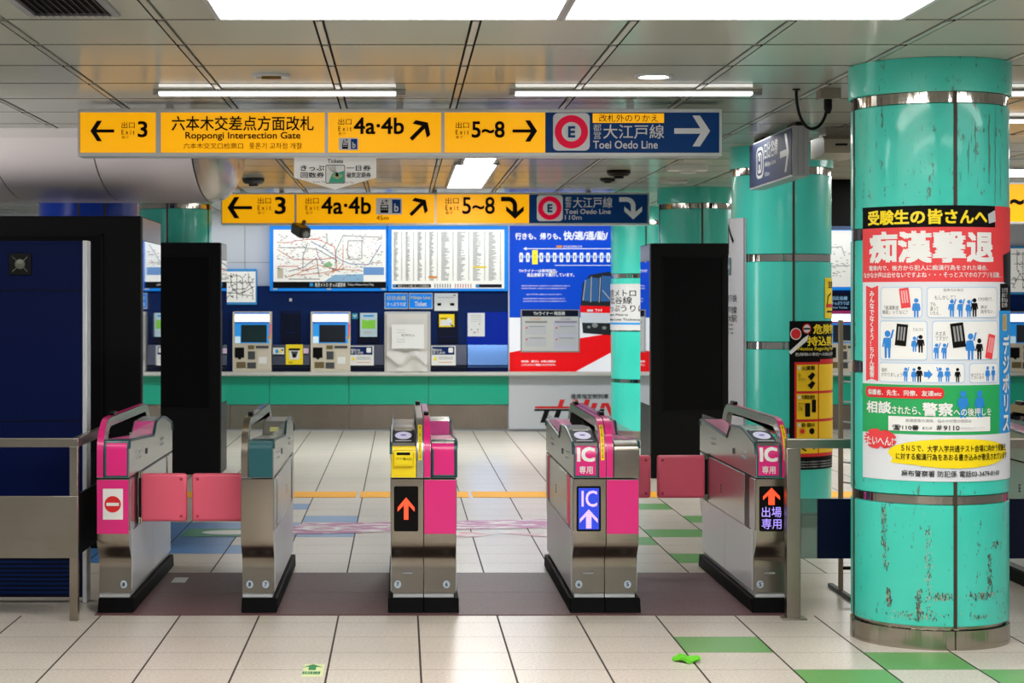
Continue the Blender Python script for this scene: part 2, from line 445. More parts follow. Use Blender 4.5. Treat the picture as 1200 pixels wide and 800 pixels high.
# ------------------------------------------------------------ ceiling
g = G(); CX0, CS, CY0, CR = -.33, .63, 7.452, .717
rws = range(-13, 24)
for r in rws:
    y0 = CY0 + CR * r; y1 = y0 + CR
    for k in range(-11, 17):
        x0 = CX0 + CS * k; x1 = x0 + CS; a = .011; c = .023
        z = CEIL
        vs_ = [(x0 + c, y0 + a, z), (x1 - c, y0 + a, z), (x1 - c, y1 - a, z), (x0 + c, y1 - a, z)]
        g.add(vs_ + [(p[0], p[1], z + .02) for p in vs_], [(3, 2, 1, 0), (0, 1, 5, 4), (1, 2, 6, 5), (2, 3, 7, 6), (3, 0, 4, 7)][:1], CEILP)
        g.add(vs_ + [(p[0], p[1], z + .02) for p in vs_], [(0, 1, 5, 4), (1, 2, 6, 5), (2, 3, 7, 6), (3, 0, 4, 7)], GAP)
        if k > -11: g.box(x0 - .013, x0 + .013, y0 + .03, y1 - .03, CEIL - .003, CEIL + .012, CEILT)
xa, xb, ya, yb = CX0 - CS * 11, CX0 + CS * 17, CY0 - CR * 13, CY0 + CR * 24
g.add([(xa, ya, CEIL + .02), (xb, ya, CEIL + .02), (xb, yb, CEIL + .02), (xa, yb, CEIL + .02)], [(3, 2, 1, 0)], GAP)
struct(g, 'ceiling')

# ------------------------------------------------------------ back wall with the ticket counter
WD = 23.35
g = G()
g.box(-6, 9, WD, WD + .3, 0, CEIL + .02, WALLW)
for px in (287, 330, 800, 870, 1080): g.box(X(px, WD) - .004, X(px, WD) + .004, WD - .002, WD, 1.82, CEIL, GREY)
g.box(-6, 9, WD - .002, WD, 2.1 - .003, 2.1 + .003, GREY)
struct(g, 'wall_back')
g = G(); g.box(-6, 9, WD - .04, WD - .001, .73, 1.807, NAVY); struct(g, 'trim_1')                  # navy cladding
g = G(); k = X(596, WD)
for i, (a, b) in enumerate([(-6, X(316, WD)), (X(316, WD), X(409, WD)), (X(409, WD), X(502, WD)), (X(502, WD), k), (X(812, WD), X(905, WD)), (X(905, WD), X(1000, WD)), (X(1000, WD), X(1100, WD)), (X(1100, WD), 9)]):
    g.box(a + .003, b - .003, WD - .05, WD - .001, .335, .70, TEALW, .002)
struct(g, 'trim_2')
g = G()
for a, b in [(-6, X(270, WD)), (X(270, WD), X(409, WD)), (X(409, WD), k - .01), (X(812, WD), X(960, WD)), (X(960, WD), 9)]:
    g.box(a + .003, b - .003, WD - .03, WD - .001, .03, .325, PLINTH)
struct(g, 'baseboard_back')
g = G(); g.prism([(WD - .24, .705), (WD - .24, .735), (WD - .22, .745), (WD - .062, .745), (WD - .062, .69), (WD - .2, .69)], -6, 9, mat('ledge_white', '#c6c5bf', .3), bev=.003)
tag(g.build('counter_ledge', org=(1, WD, .7)), 'long pale ledge along the foot of the ticket machines', 'ledge')
# white cladding panel with the train logo under the poster
P = plane(WD - .055)
t = thing('logo_panel', 'white panel with a red and black train logo under the blue poster', 'wall panel', (X(700, WD), WD - .05, .03))
g = G(); g.box(k, X(812, WD) - .005, WD - .052, WD - .001, .03, .695, mat('logo_white', '#c3c5cb', .32)); g.build('panel', t)
g = G()
def sl(u0, v0, u1, v1, m, s=.35):   # slanted stroke between two heights
    d = (v1 - v0) * s; g.poly(P, [(u0 + d, v0), (u1 + d, v0), (u1, v1), (u0, v1)], .004, m)
g.rect(P, 627, 476, 667, 478.3, .004, RED); g.rect(P, 626, 479.2, 667, 481.3, .004, BLACK)
sl(653.5, 468, 659, 476.2, RED); sl(633, 481, 639, 495, BLACK); sl(649, 481, 655, 489, BLACK)
for u in (664, 678): sl(u + 4, 468, u + 10, 478.3, RED); sl(u, 479.2, u + 6, 494, BLACK)
g.rect(P, 668, 472, 684, 475, .004, RED)
sl(692, 472, 698, 478.3, RED); sl(687, 479.2, 693, 492, BLACK); g.rect(P, 687, 489, 699, 492, .004, BLACK)
sl(703, 472, 708, 478.3, RED); sl(698.5, 479.2, 704, 492, BLACK)
g.poly(P, [(708, 472), (713, 472), (722, 492), (717, 492)], .004, RED); sl(722, 472, 727, 478.3, RED); sl(717.5, 479.2, 723, 492, BLACK)
g.text(P, 'ER', (731, 472, 755, 492), .004, RED, .03)
g.build('logo', t)
g = G(); g.text(P, '座席指定制列車', (669, 461.5, 713, 467), .004, DGREY, .03); g.build('lettering', t)

# lit frames with the route map and the fare table
def litframe(name, label, px0, py0, px1, py1, cat, group=None):
    D = WD - .14; t = thing(name, label, cat, (X((px0 + px1) / 2, D), D, Z(py1, D)), group)
    g = G(); g.box(X(px0, D), X(px1, D), D, WD - .001, Z(py1, D), Z(py0, D), E_BLUE, .01); g.build('frame', t)
    return t, plane(D)
t, P = litframe('route_map', 'lit route map with coloured railway lines in a blue frame', 316, 264, 453.5, 341, 'map')
g = G(); g.rect(P, 320.5, 269, 452, 330, .004, E_MAP); g.build('map_sheet', t)
g = G(); cl = [mat('line_%d' % i, c, .5) for i, c in enumerate(['#c8452f', '#3f6fa8', '#5a6a70', '#d07a3a', '#3a8a6a', '#8a6aa0', '#46484c'])]
for pts, c in [([(324, 284), (342, 284), (346, 282), (376, 279)], 0), ([(325, 292), (344, 304), (376, 304), (396, 301)], 0), ([(362, 280), (374, 281), (392, 289), (395, 312), (390, 320)], 0),
               ([(365, 283), (380, 291), (400, 305), (410, 309), (432, 310), (447, 286)], 1), ([(326, 290), (355, 290), (372, 292), (396, 306)], 2), ([(383, 273), (383, 284), (378, 290)], 4),
               ([(361, 284), (355, 300), (355, 316)], 2), ([(402, 276), (394, 293), (393, 312)], 4), ([(402, 276), (424, 277), (448, 278)], 2), ([(402, 286), (402, 309), (396, 316), (376, 320), (348, 322)], 3),
               ([(408, 282), (424, 282), (424, 303), (409, 304), (407, 296), (408, 282)], 2), ([(338, 318), (356, 313), (371, 302), (374, 323)], 6), ([(338, 324), (350, 320), (372, 310), (392, 315), (424, 317)], 3),
               ([(325, 312), (348, 312), (354, 317), (372, 314)], 0), ([(382, 322), (390, 318), (404, 314)], 3), ([(370, 290), (373, 300), (381, 312), (398, 318)], 5), ([(338, 327), (375, 327)], 6)]:
    g.line(P, pts, .75, .006, cl[c])
for _ in range(420):
    u, v = random.uniform(324, 447), random.uniform(274, 327)
    if u > 424 and v > 312: continue
    g.rect(P, u, v, u + random.uniform(.8, 3), v + .5, .007, cl[random.choice([2, 6, 6, 0, 6])])
g.poly(P, [(380, 309), (386, 306), (390, 310), (388, 313), (381, 312)], .0065, mat('map_park', '#8fc08a', .5))
g.poly(P, [(380, 329.9), (392, 322), (426, 321), (426, 329.9)], .0065, mat('map_water', '#93bfe2', .5)); g.rect(P, 426, 313, 450, 322, .0065, mat('map_key', '#6f9cd8', .5))
g.rect(P, 325, 314, 332, 326, .0065, CREAM)
g.build('route_lines', t)
g = G(); g.rect(P, 320, 330, 452.5, 337.5, .004, INK); g.text(P, '東京メトロ きっぷ運賃表', (369, 331.3, 405, 336), .006, WHITE, .02); g.text(P, 'Tokyo Metro Fare Map', (407, 332, 438, 335.3), .006, WHITE)
g.rect(P, 363, 331.5, 367, 335.5, .006, SKYP); g.build('caption_bar', t)
for u in (321, 383.5, 447):
    g = G(); g.box(X(u, WD), X(u + 5, WD), WD - .16, WD - .14, Z(339.5, WD), Z(337.8, WD), LGREY); g.build('clip', t)
t, P = litframe('fare_table', 'lit fare table with grey columns of print in a blue frame', 454.5, 264, 596, 341, 'fare table')
g = G(); g.rect(P, 459, 269, 591, 338, .004, E_MAP); g.build('table_sheet', t)
g = G(); prt = mat('table_print', '#8d9094', .6); prt2 = mat('table_print_dark', '#6d7074', .6)
for c in range(8):
    u0 = 461.5 + (c * 13.9 if c < 4 else 55.6 + (c - 4) * 18.5)
    for r in range(46):
        v = 272 + r * 1.24; L = random.uniform(2, 5.5) if c < 4 else random.uniform(4, 10)
        g.rect(P, u0, v, u0 + L, v + .62, .006, prt2 if c < 4 else prt)
        g.rect(P, u0 + (8.6 if c < 4 else 13.2), v, u0 + (9.8 if c < 4 else 14.4), v + .62, .006, prt)
g.rect(P, 502, 323.5, 512, 326, .007, ORANGE); g.rect(P, 554, 312, 570, 314, .007, YEL)
g.rect(P, 460, 333, 505, 336.8, .006, INK); g.rect(P, 557.5, 333, 588, 336.8, .006, NAVYD); g.rect(P, 460.5, 333.5, 464, 336.3, .007, SKYP); g.rect(P, 558, 333.5, 561.5, 336.3, .007, SKYP)
g.text(P, '東京メトロ線 きっぷ運賃表', (466, 333.8, 503, 336.2), .007, WHITE)
for c in range(7): g.rect(P, 509 + c * 3, 332.5, 510.4 + c * 3, 337, .006, prt); g.rect(P, 533 + c * 3, 332.5, 534.4 + c * 3, 337, .006, mat('table_pink', '#cf9ca4', .6))
g.build('table_print', t)
# frames on the right-hand stretch of the same wall, seen beside the columns
t, P = litframe('fare_table', 'lit map frame seen through the gap between the two big teal columns', 900, 266, 1000, 340, 'map')
g = G(); g.rect(P, 903, 270, 998, 336, .004, E_MAP); g.build('map_sheet', t)
g = G()
for _ in range(120):
    u, v = random.uniform(905, 995), random.uniform(285, 325); g.rect(P, u, v, u + random.uniform(1, 4), v + .7, .006, prt)
g.line(P, [(970, 290), (986, 289), (990, 300)], .8, .006, prt); g.line(P, [(972, 312), (996, 311)], .8, .006, prt); g.build('route_lines', t)

def smallmap(px0, py0, px1, py1, label):
    D = WD - .06; t = thing('wall_map', label, 'map', (X((px0 + px1) / 2, D), D, Z(py1, D))); P = plane(D)
    g = G(); g.box(X(px0, D), X(px1, D), D, WD - .003, Z(py1, D), Z(py0, D), mat('frame_sky', '#2b93d8', .4), .006); g.build('frame', t)
    g = G(); g.rect(P, px0 + 1.2, py0 + 3, px1 - 1.5, py1 - 3, .003, E_MAP); g.build('map_sheet', t)
    g = G(); d = INK
    q = lambda a, b: (px0 + 2 + a * (px1 - px0 - 5), py0 + 5 + b * (py1 - py0 - 11))
    for pts in ([(0, .1), (.5, .1), (.6, .2), (.6, .9)], [(.05, .95), (.3, .6), (.7, .6), (1, .2)], [(.2, 0), (.2, .5), (.45, .8), (.95, .85)], [(.8, 0), (.8, .35), (.95, .6), (.95, 1)], [(0, .75), (.6, .75), (1, .5)], [(.4, .05), (.4, 1)], [(.1, .35), (1, .35)]):
        g.line(P, [q(*c) for c in pts], .6, .005, d)
    for _ in range(40):
        u, v = random.uniform(px0 + 2, px1 - 5), random.uniform(py0 + 5, py1 - 6); g.rect(P, u, v, u + 1.6, v + 1, .006, DGREY)
    g.build('route_lines', t)
smallmap(262, 315, 301, 357, 'small black line map in a pale blue frame beside the dark kiosk')
smallmap(1183, 288, 1222, 345, 'small map in a blue frame at the far right behind the column poster')

# ticket machines
def machine(px0, px1, label, covered=False, header=E_HEAD, acc=None):
    D = WD - .2; t = thing('ticket_machine', label, 'ticket machine', (X((px0 + px1) / 2, D), WD - .1, .745), 'ticket machines in the navy wall')
    w = px1 - px0; P = plane(D - .004); u = lambda f: px0 + w * f
    g = G(); z0, z1, zm = .747, Z(365, D), Z(404, D)
    prof = [(WD - .03, z0), (D - .0, z0), (D, zm), (D, zm + .02), (D, z1 - .03), (D + .03, z1), (WD - .03, z1)]
    g.prism(prof, X(px0, D), X(px1, D), CREAM if not covered else mat('grey_casing', '#b9b6b0', .45), bev=.006); g.build('casing', t)
    if covered:
        g = G(); Pc = plane(D - .006)
        b = bmesh.new(); bmesh.ops.create_grid(b, x_segments=24, y_segments=30, size=.5)
        u0, u1, v0, v1 = px0 + w * .05, px0 + w * .93, 367.5, 435.2
        def drape(x, y, z):
            a = u0 + (u1 - u0) * (x + .5); c = v1 + (v0 - v1) * (y + .5)
            lowr = max(0, .15 - (y + .35)) if y < -.1 else 0
            bump = .05 * math.exp(-((y + .30 - .07 * math.sin(x * 9)) / .045) ** 2) + .018 * math.sin(11 * x + 5 * y) * (1 if y < -.12 else .12)
            return Pc.f(a, c, .012 + bump)
        g.bm(b, mat('white_sheet', '#d5d2cd', .7), drape); lab(g.build('cover_sheet', t), 'white sheet taped over the machine')
        g = G(); g.rect(Pc, u(.16), 380, u(.86), 408, .09, WHITE, .002); g.build('notice', t)
        g = G(); g.text(Pc, '発売中止', (u(.36), 391, u(.66), 394), .093, GREYINK)
        for v in (386, 389, 397, 400): g.rect(Pc, u(.26), v, u(.45), v + .6, .093, LGREY)
        g.build('lettering', t)
        return t
    g = G(); g.rect(P, u(.05), 366, u(.95), 368, .002, mat('machine_top_blue', '#1668c0', .4, emit=.4)); g.rect(P, u(.06), 368, u(.94), 376.5, .003, header)
    if acc: g.rect(P, u(.05), 364, u(.95), 367.5, .004, acc); g.rect(P, u(.05), 376.5, u(.95), 378, .004, acc)
    lab(g.build('header_light', t), 'white lit header strip')
    g = G(); g.rect(P, u(.06), 377, u(.94), 402, .002, E_SKY); g.rect(P, u(.06), 394, u(.2), 402, .003, mat('machine_pale', '#c9e4f6', .4, emit=.3)); g.rect(P, u(.06), 377, u(.94), 379.5, .003, MATS['machine_top_blue'])
    g.poly(P, [(u(.955), 379), (u(.99), 379), (u(.985), 391), (u(.95), 391)], .003, mat('machine_red', '#e8405a', .4, emit=.3)); g.poly(P, [(u(.95), 391), (u(.985), 391), (u(.97), 397), (u(.9), 397)], .003, ORANGE); g.build('facia', t)
    g = G(); g.rect(P, u(.22), 380.5, u(.88), 401, .006, E_SCR, .004); g.build('screen', t)
    g = G()
    for a, c, d, e, mm in [(.06, 407, .3, 419, GLOSSBLACK), (.4, 411.5, .58, 421, DGREY), (.4, 404.5, .56, 409, mat('slot_brass', '#6b5a36', .4)), (.1, 424, .34, 431, MATS['slot_brass']), (.38, 424.5, .6, 431.5, DGREY), (.6, 405, .93, 408, DGREY)]:
        g.rect(P, u(a), c, u(d), e, .004, mm, .003)
    g.poly(P, [(u(.13), 419), (u(.24), 419), (u(.185), 421.5)], .004, GLOSSBLACK); g.build('coin_slots', t)
    g = G(); g.rect(P, u(.62), 411, u(.95), 433, .003, CREAM, .003); g.rect(P, u(.68), 418, u(.88), 426, .006, WHITE); g.build('ticket_door', t)
    return t
machine(212, 258, 'ticket machine hidden almost wholly behind the dark kiosk')
machine(272.5, 318, 'ticket machine standing nearest to the dark kiosk on the left, below the small map')
machine(364, 410.5, 'ticket machine with a dark screen, under the middle of the route map')
machine(450.5, 504.5, 'out of service ticket machine covered by a white sheet', True)
machine(966, 1012, 'ticket machine with a magenta edged header seen between the two teal columns', acc=mat('magenta', '#b81d6a', .4))
machine(1181, 1227, 'ticket machine at the right edge behind the column poster')

# consoles between machines
def console(px0, px1, label, mt=None):
    D = WD - .16; t = thing('console', label, 'console', (X((px0 + px1) / 2, D), WD - .1, .745), 'consoles between the ticket machines')
    g = G(); m = mt or mat('console_slate', '#262c42', .32, .3); zt = Z(404, D)
    g.prism([(WD - .04, .747), (WD - .14, .747), (WD - .14, .81), (WD - .18, .83), (WD - .13, zt), (WD - .04, zt)], X(px0, D), X(px1, D), m, bev=.003); g.build('body', t)
    g = G(); g.box(X(px0, D), X(px1, D), WD - .15, WD - .04, .748, .80, NAVYD if mt is None else BOOTH); g.build('base', t)
    return t
console(319, 363, 'dark slate console below the yellow telephone sign between two ticket machines')
console(411, 450, 'dark slate console left of the sheet covered machine')
console(505, 547, 'dark slate console right of the sheet covered machine')
console(548, 595, 'shiny blue console beside the train poster', mat('shiny_blue', '#6f9be0', .16, .8))

def notice(name, label, cat, px0, py0, px1, py1, m, draw=None, D=WD - .045, th=.012, group=None):
    t = thing(name, label, cat, (X((px0 + px1) / 2, D), D, Z(py1, D)), group); P = plane(D - th)
    g = G(); g.box(X(px0, D), X(px1, D), D - th, D, Z(py1, D), Z(py0, D), m); g.build('sheet', t)
    if draw:
        g = G(); draw(g, P); g.build('print', t)
    return t
D2 = WD - .185
def d1(g, P):
    g.rect(P, px[0] + 1, py[0] + 1, px[1] - 1, py[1] - 1, .002, SKYP)
px, py = (450, 478), (343, 362)
notice('ticket_sign', 'blue wall sign with Japanese line name above the sheet covered machine', 'sign', 450.5, 343, 478, 362, LGREY,
       lambda g, P: (g.rect(P, 451.5, 344.2, 477.5, 360.8, .002, E_BLUE), g.text(P, '日比谷線', (454, 346.5, 475.5, 351.5), .004, mat('pale_yellow', '#d9d49a', .5), .02), g.text(P, 'きっぷうりば', (453.5, 354, 475.5, 358.5), .004, WHITE, .03)))
notice('ticket_sign', 'blue wall sign in English, right of the Japanese line name', 'sign', 479, 343, 507, 362, LGREY,
       lambda g, P: (g.rect(P, 479.8, 344.2, 506, 360.8, .002, E_BLUE), g.text(P, 'Hibiya Line', (481.5, 346.5, 504.5, 351.5), .004, MATS['pale_yellow'], .02), g.text(P, 'Ticket', (486, 353.5, 500, 358.5), .004, WHITE, .04)))
notice('wall_notice', 'white notice with two small black blocks under the fare table', 'notice', 509, 343.5, 536.5, 364, PAPER,
       lambda g, P: (g.rect(P, 512.5, 355, 517, 358, .002, INK), g.rect(P, 527.5, 355, 532.5, 358, .002, INK), g.rect(P, 513, 348, 532, 349, .002, LGREY), g.rect(P, 531, 345.5, 534, 346.5, .002, INK)))
notice('dark_wall_panel', 'dark recessed panel under the route map, between two machines', 'wall panel', 329, 364.5, 352.5, 402, NAVYD,
       lambda g, P: (g.rect(P, 331, 366, 350.5, 367, .002, NAVY), g.rect(P, 336, 389, 346, 390, .002, NAVY)))
notice('dark_wall_panel', 'dark panel behind the yellow notice right of the sheet covered machine', 'wall panel', 512.5, 365.5, 536.5, 402.5, NAVYD, lambda g, P: g.rect(P, 515, 394, 533, 394.6, .002, NAVY))
notice('dark_wall_panel', 'dark panel behind the green poster', 'wall panel', 419, 372, 444.5, 402.5, NAVYD)
notice('yellow_notice', 'small yellow and white notice right of the sheet covered machine', 'notice', 514.5, 368, 532.5, 383, YEL,
       lambda g, P: (g.rect(P, 516, 375, 530, 381.5, .002, PAPER), g.rect(P, 516, 372.5, 524, 373.5, .002, INK), g.ell(P, 526, 375, 2.5, 2.5, .004, WHITE), g.poly(P, [(527, 378), (532, 382.5), (529.5, 382.5)], .005, INK)), D=WD - .06)
notice('green_poster', 'small poster with a green meadow between two machines', 'poster', 422, 366.5, 442, 394.5, mat('pale_blue', '#bcd3df', .5),
       lambda g, P: (g.poly(P, [(424, 374), (430, 375.5), (440, 374.5), (440, 385), (424, 385)], .002, mat('lawn', '#79c034', .5, emit=.15)), g.rect(P, 426, 369, 438, 371, .002, SKYP), g.rect(P, 426, 388, 436, 391, .002, LGREY)), D=WD - .06)
notice('icon_sticker', 'small teal pictogram sticker beside the green poster', 'sticker', 412.5, 367, 419, 373.5, mat('sticker_teal', '#2496b4', .5), lambda g, P: g.line(P, [(414, 369), (416, 371), (418, 368.5)], .8, .002, WHITE))
notice('wall_notice', 'white sheet notice on the plain blue panel beside the train poster', 'notice', 548, 366.5, 568, 394, PAPER,
       lambda g, P: ([g.rect(P, 551.5, v, 564, v + .7, .002, LGREY) for v in (369, 371, 373.5, 376)], [g.ell(P, u, v, .9, .9, .002, GREYINK, 10) for u, v in ((562, 379.5), (552.5, 386), (560, 386), (556, 390))], g.rect(P, 554, 388.5, 561, 389.3, .002, mat('pinkprint', '#d8a0a4', .6))), D=WD - .06)
notice('blue_wall_panel', 'plain royal blue panel beside the train poster', 'wall panel', 547, 365.5, 596, 403.5, mat('royal_blue', '#0428a0', .45, spec=.1))
notice('telephone_sign', 'yellow sign with a telephone between the two left ticket machines', 'sign', 335, 403.5, 355, 427, YEL,
       lambda g, P: (g.poly(P, [(338.5, 408), (351.5, 408), (350.5, 421), (339.5, 421)], .002, PAPER), g.rect(P, 338.5, 408, 351.5, 410.5, .003, INK), g.poly(P, [(341, 411.5), (349.5, 411.5), (347, 419), (343, 419)], .004, DGREY), g.ell(P, 345, 416.5, 1.8, 2.6, .005, INK), g.text(P, '電話', (338.5, 423.5, 343, 425.5), .003, INK)), D=D2)
notice('sticker', 'small white sticker with coloured dots left of the telephone sign', 'sticker', 319.8, 407.3, 333, 415, PAPER,
       lambda g, P: (g.ell(P, 324.5, 411.5, 2, 2.4, .002, SKYP), g.ell(P, 328.5, 411.5, 1.6, 2, .003, YEL), g.ell(P, 331, 410, 1, 1.2, .003, INK)), D=D2)
notice('sticker', 'small pale pink sticker right of the telephone sign', 'sticker', 355.5, 408, 361.5, 414, mat('pale_pink', '#d9bcd4', .6), D=D2)
def howto(g, P, u):
    g.rect(P, u + 1, 406, u + 27, 415.5, .002, NAVY); g.text(P, '現在の\nきっぷの', (u + 1.5, 408.5, u + 16, 414.5), .004, WHITE, .02); g.rrect(P, u + 20, 407.3, u + 25.5, 413, 1, .004, WHITE)
    g.poly(P, [(u + 4.5, 417.5), (u + 7, 422), (u + 2, 422)], .004, YEL)
    for v in (418, 420, 424): g.rect(P, u + 8.5, v, u + 25, v + .6, .004, ORANGE if v > 421 else GREYINK)
notice('instruction_plate', 'white plate with navy top and yellow warning sign, left of the covered machine', 'notice', 409.5, 405, 438, 428, PAPER, lambda g, P: howto(g, P, 409.5), D=D2)
notice('instruction_plate', 'white plate with navy top and yellow warning sign, right of the covered machine', 'notice', 505.5, 405, 534, 428, PAPER, lambda g, P: howto(g, P, 505.5), D=D2)
notice('round_knob', 'small white knob on the navy wall under the route map', 'knob', 339, 349.5, 342, 353, WHITE, lambda g, P: g.ell(P, 340.5, 351.2, 1.4, 1.4, .012, PAPER, 16, th=.012))
notice('ticket_sign', 'navy wall sign with pale blue print between the two teal columns', 'sign', 966, 343, 1000, 363, NAVYD,
       lambda g, P: (g.text(P, '日比谷線', (975, 347, 993, 351.5), .003, mat('pale_sky', '#8fc4ea', .5, emit=.3), .02), g.text(P, 'きっぷうりば', (974, 353, 995, 357), .003, MATS['pale_sky'], .02), g.text(P, 'Line Tickets', (976, 359, 993, 361.3), .003, MATS['pale_sky'])))

# big train poster
D = WD - .05; P = plane(D)
t = thing('train_poster', 'big blue white and red poster of a train at the back wall', 'poster', (X(690, D), D, Z(437, D)))
g = G(); g.box(X(596.5, D), X(812, D), D, WD - .001, Z(436.5, D), Z(263, D), E_POST); g.box(X(595.5, D), X(597, D), D - .01, WD - .001, Z(436.5, D), Z(263, D), ALU)
g.poly(P, [(597, 372), (690, 372), (812, 372), (812, 436.5), (597, 436.5)], .002, E_PWHT)
g.poly(P, [(597, 413), (680, 396), (716, 390.5), (812, 376), (812, 380), (716, 413), (672, 436.5), (597, 436.5)], .004, E_PRED); g.build('sheet', t)
g = G(); g.text(P, '行きも、帰りも、', (604, 273, 657, 280.5), .004, E_PWHT, .05); g.text(P, '快/適/通/勤/', (660.5, 271, 712, 281), .004, E_PWHT, .05)
g.text(P, 'THライナーは座席指定。', (608, 315.3, 653, 319), .004, E_PWHT, .04); g.text(P, '恵比寿駅まで運行しています。', (617.5, 319.8, 673, 324), .004, E_PWHT, .04)
for v, a, c in ((334, 611, 668), (337, 611, 664), (344, 617, 658), (349, 613, 662), (352, 613, 664)): g.text(P, '座席指定列車の乗車には乗車券のほかに座席指定券が必要です', (a, v, c, v + 1.6), .004, E_PWHT)
g.text(P, '時刻表、運行日、お得な情報は', (611, 422, 651, 424.5), .004, E_PWHT, .03); g.text(P, 'こちらからご確認いただけます。', (611, 426, 651, 428.5), .004, E_PWHT, .03)
g.build('lettering', t)
g = G(); g.line(P, [(608, 300.5), (717, 300.5)], 3, .003, mat('lit_line', '#6f94ea', .4, emit=.5)); g.line(P, [(616, 291.3), (717, 291.3)], .9, .004, E_PWHT); g.poly(P, [(613, 291.3), (617, 289.3), (617, 293.3)], .004, E_PWHT)
g.line(P, [(650, 310.8), (716, 310.8)], .7, .004, E_PWHT); g.rect(P, 652, 287.5, 659, 290, .005, ORANGE); g.text(P, '相互直通運転区間', (660, 287.5, 682, 290), .005, E_PWHT)
for k in range(15):
    u = 608.3 + k * 7.85
    if k == 2: g.rect(P, u - .4, 293, u + 6, 309.5, .006, E_PYEL); g.text(P, '六本木', (u + 1.5, 296, u + 4, 306.5), .008, mat('amber', '#b98d00', .5))
    else: g.rrect(P, u + .4, 296, u + 4.4, 307, .8, .006, E_PWHT); g.rect(P, u + 1.7, 299, u + 3.1, 304, .008, GREYINK)
for u, v, a, b_ in ((643, 315.2, 652, 319.2), (618, 319.6, 628, 324.2)): g.rect(P, u, v + 4, u + a - u, v + 4.4, .004, E_PYEL)
g.build('route_diagram', t)
g = G(); trs = mat('train_silver', '#c0c4cc', .4, emit=.3); trd = mat('train_dark', '#10141c', .4); trw = mat('train_window', '#2a5a94', .4, emit=.2)
g.poly(P, [(680, 362), (683, 332), (691, 322), (712, 318.5), (745, 320), (757, 330), (764, 362)], .006, trd)
g.poly(P, [(680, 358), (764, 360), (764, 368), (680, 366)], .008, E_PRED); g.poly(P, [(680, 366), (764, 368), (765, 380), (681, 378)], .008, trs)
for q in ([(683, 352), (686, 328), (692, 325), (691, 353)], [(692.5, 353), (694, 325), (702, 326), (701, 353)], [(703.5, 353), (705, 323), (750, 326), (756, 354)]): g.poly(P, q, .009, trw)
for q in ([(683, 352), (686, 328)], [(692, 354), (693, 324)], [(702, 354), (703.5, 325)], [(706, 340), (716, 352)]): g.line(P, q, 1, .011, LGREY)
g.poly(P, [(682, 378), (766, 379), (766, 389), (720, 393), (683, 390)], .008, trd)
for u, v, r in ((697, 381, 3.5), (708, 384, 2.5), (690, 383, 2)): g.ell(P, u, v, r, r * .8, .010, GREY)
g.rect(P, 688, 362.5, 695, 365, .010, trs); g.text(P, 'TH', (697, 362, 705, 365), .010, E_PWHT)
g.build('train_picture', t)
g = G(); g.rect(P, 610, 362.5, 679, 412.5, .02, GREY, .02); g.rect(P, 611.5, 363.5, 677.5, 370.5, .022, NAVYD); g.rect(P, 611.5, 371, 677.5, 411, .022, mat('time_paper', '#c9c8c4', .5)); g.rect(P, 648.5, 375, 676, 409, .023, mat('time_lilac', '#c2bdd6', .5))
g.text(P, 'THライナー 時刻表', (625, 364.8, 662, 369.3), .024, WHITE, .02)
for u in (615, 650):
    g.rect(P, u, 376, u + 26, 378.2, .025, GREYINK); g.text(P, '平日のみ運行', (u + 6, 372.5, u + 19, 375), .025, ORANGE if u < 640 else mat('violet', '#7a5aa0', .5))
    for v in (381, 394.5): g.rect(P, u, v, u + 25, v + 11, .025, mat('time_cell', '#bdbec4', .5)); g.ell(P, u + 2, v + 3, 1, 1, .027, RED, 12); g.rect(P, u + 5, v + 1, u + 23, v + 1.8, .027, GREYINK)
lab(g.build('timetable', t), 'small framed timetable set on the poster')

# ------------------------------------------------------------ hanging direction signs
YI = lambda g, P, u, v, s, w, m=INK: None
def arrow(g, P, cu, cv, r, ang, w, m, th=.30):
    a = math.radians(ang); ca, sa = math.cos(a), math.sin(a)
    def R(p): return (cu + (p[0] * ca - p[1] * sa) * r, cv + (p[0] * sa + p[1] * ca) * r)
    t = th / 2
    g.poly(P, [R(p) for p in [(-1, -t), (.62, -t), (.62, t), (-1, t)]], w, m)
    k = .36
    g.poly(P, [R(p) for p in [(.02, -.86), (.02 + k * 1.15, -.86), (1, 0), (.55, 0)]], w, m); g.poly(P, [R(p) for p in [(.02, .86), (.55, 0), (1, 0), (.02 + k * 1.15, .86)]], w, m)
def hook(g, P, u0, v0, s, w, m):            # arrow going right and then down
    pts = []; n = 8; th = 6.2 * s; R = 12 * s
    cx, cy = u0 + 10 * s, v0 + R
    g.rect(P, u0, v0, cx, v0 + th, w, m)
    for k in range(n):
        a0, a1 = math.pi / 2 * k / n, math.pi / 2 * (k + 1) / n
        q = lambda a, r: (cx + r * math.sin(a), cy - r * math.cos(a))
        g.poly(P, [q(a0, R), q(a1, R), q(a1, R - th), q(a0, R - th)], w, m)
    xc = cx + R - th / 2; g.rect(P, xc - th / 2, cy, xc + th / 2, v0 + 26 * s, w, m)
    g.poly(P, [(xc, v0 + 30 * s), (xc, v0 + 22.5 * s), (xc + 12 * s, v0 + 12.5 * s), (xc + 12 * s, v0 + 19 * s)], w, m); g.poly(P, [(xc, v0 + 22.5 * s), (xc, v0 + 30 * s), (xc - 12 * s, v0 + 19 * s), (xc - 12 * s, v0 + 12.5 * s)], w, m)
def exit_word(g, P, u, v, s, m=INK):
    g.text(P, '出口', (u, v, u + 15.5 * s, v + 7.3 * s), .004, m, .005); g.text(P, 'E x i t', (u, v + 9 * s, u + 15.5 * s, v + 14.6 * s), .004, m, .01); g.text(P, '출구', (u, v + 16 * s, u + 8.5 * s, v + 19.5 * s), .004, m)
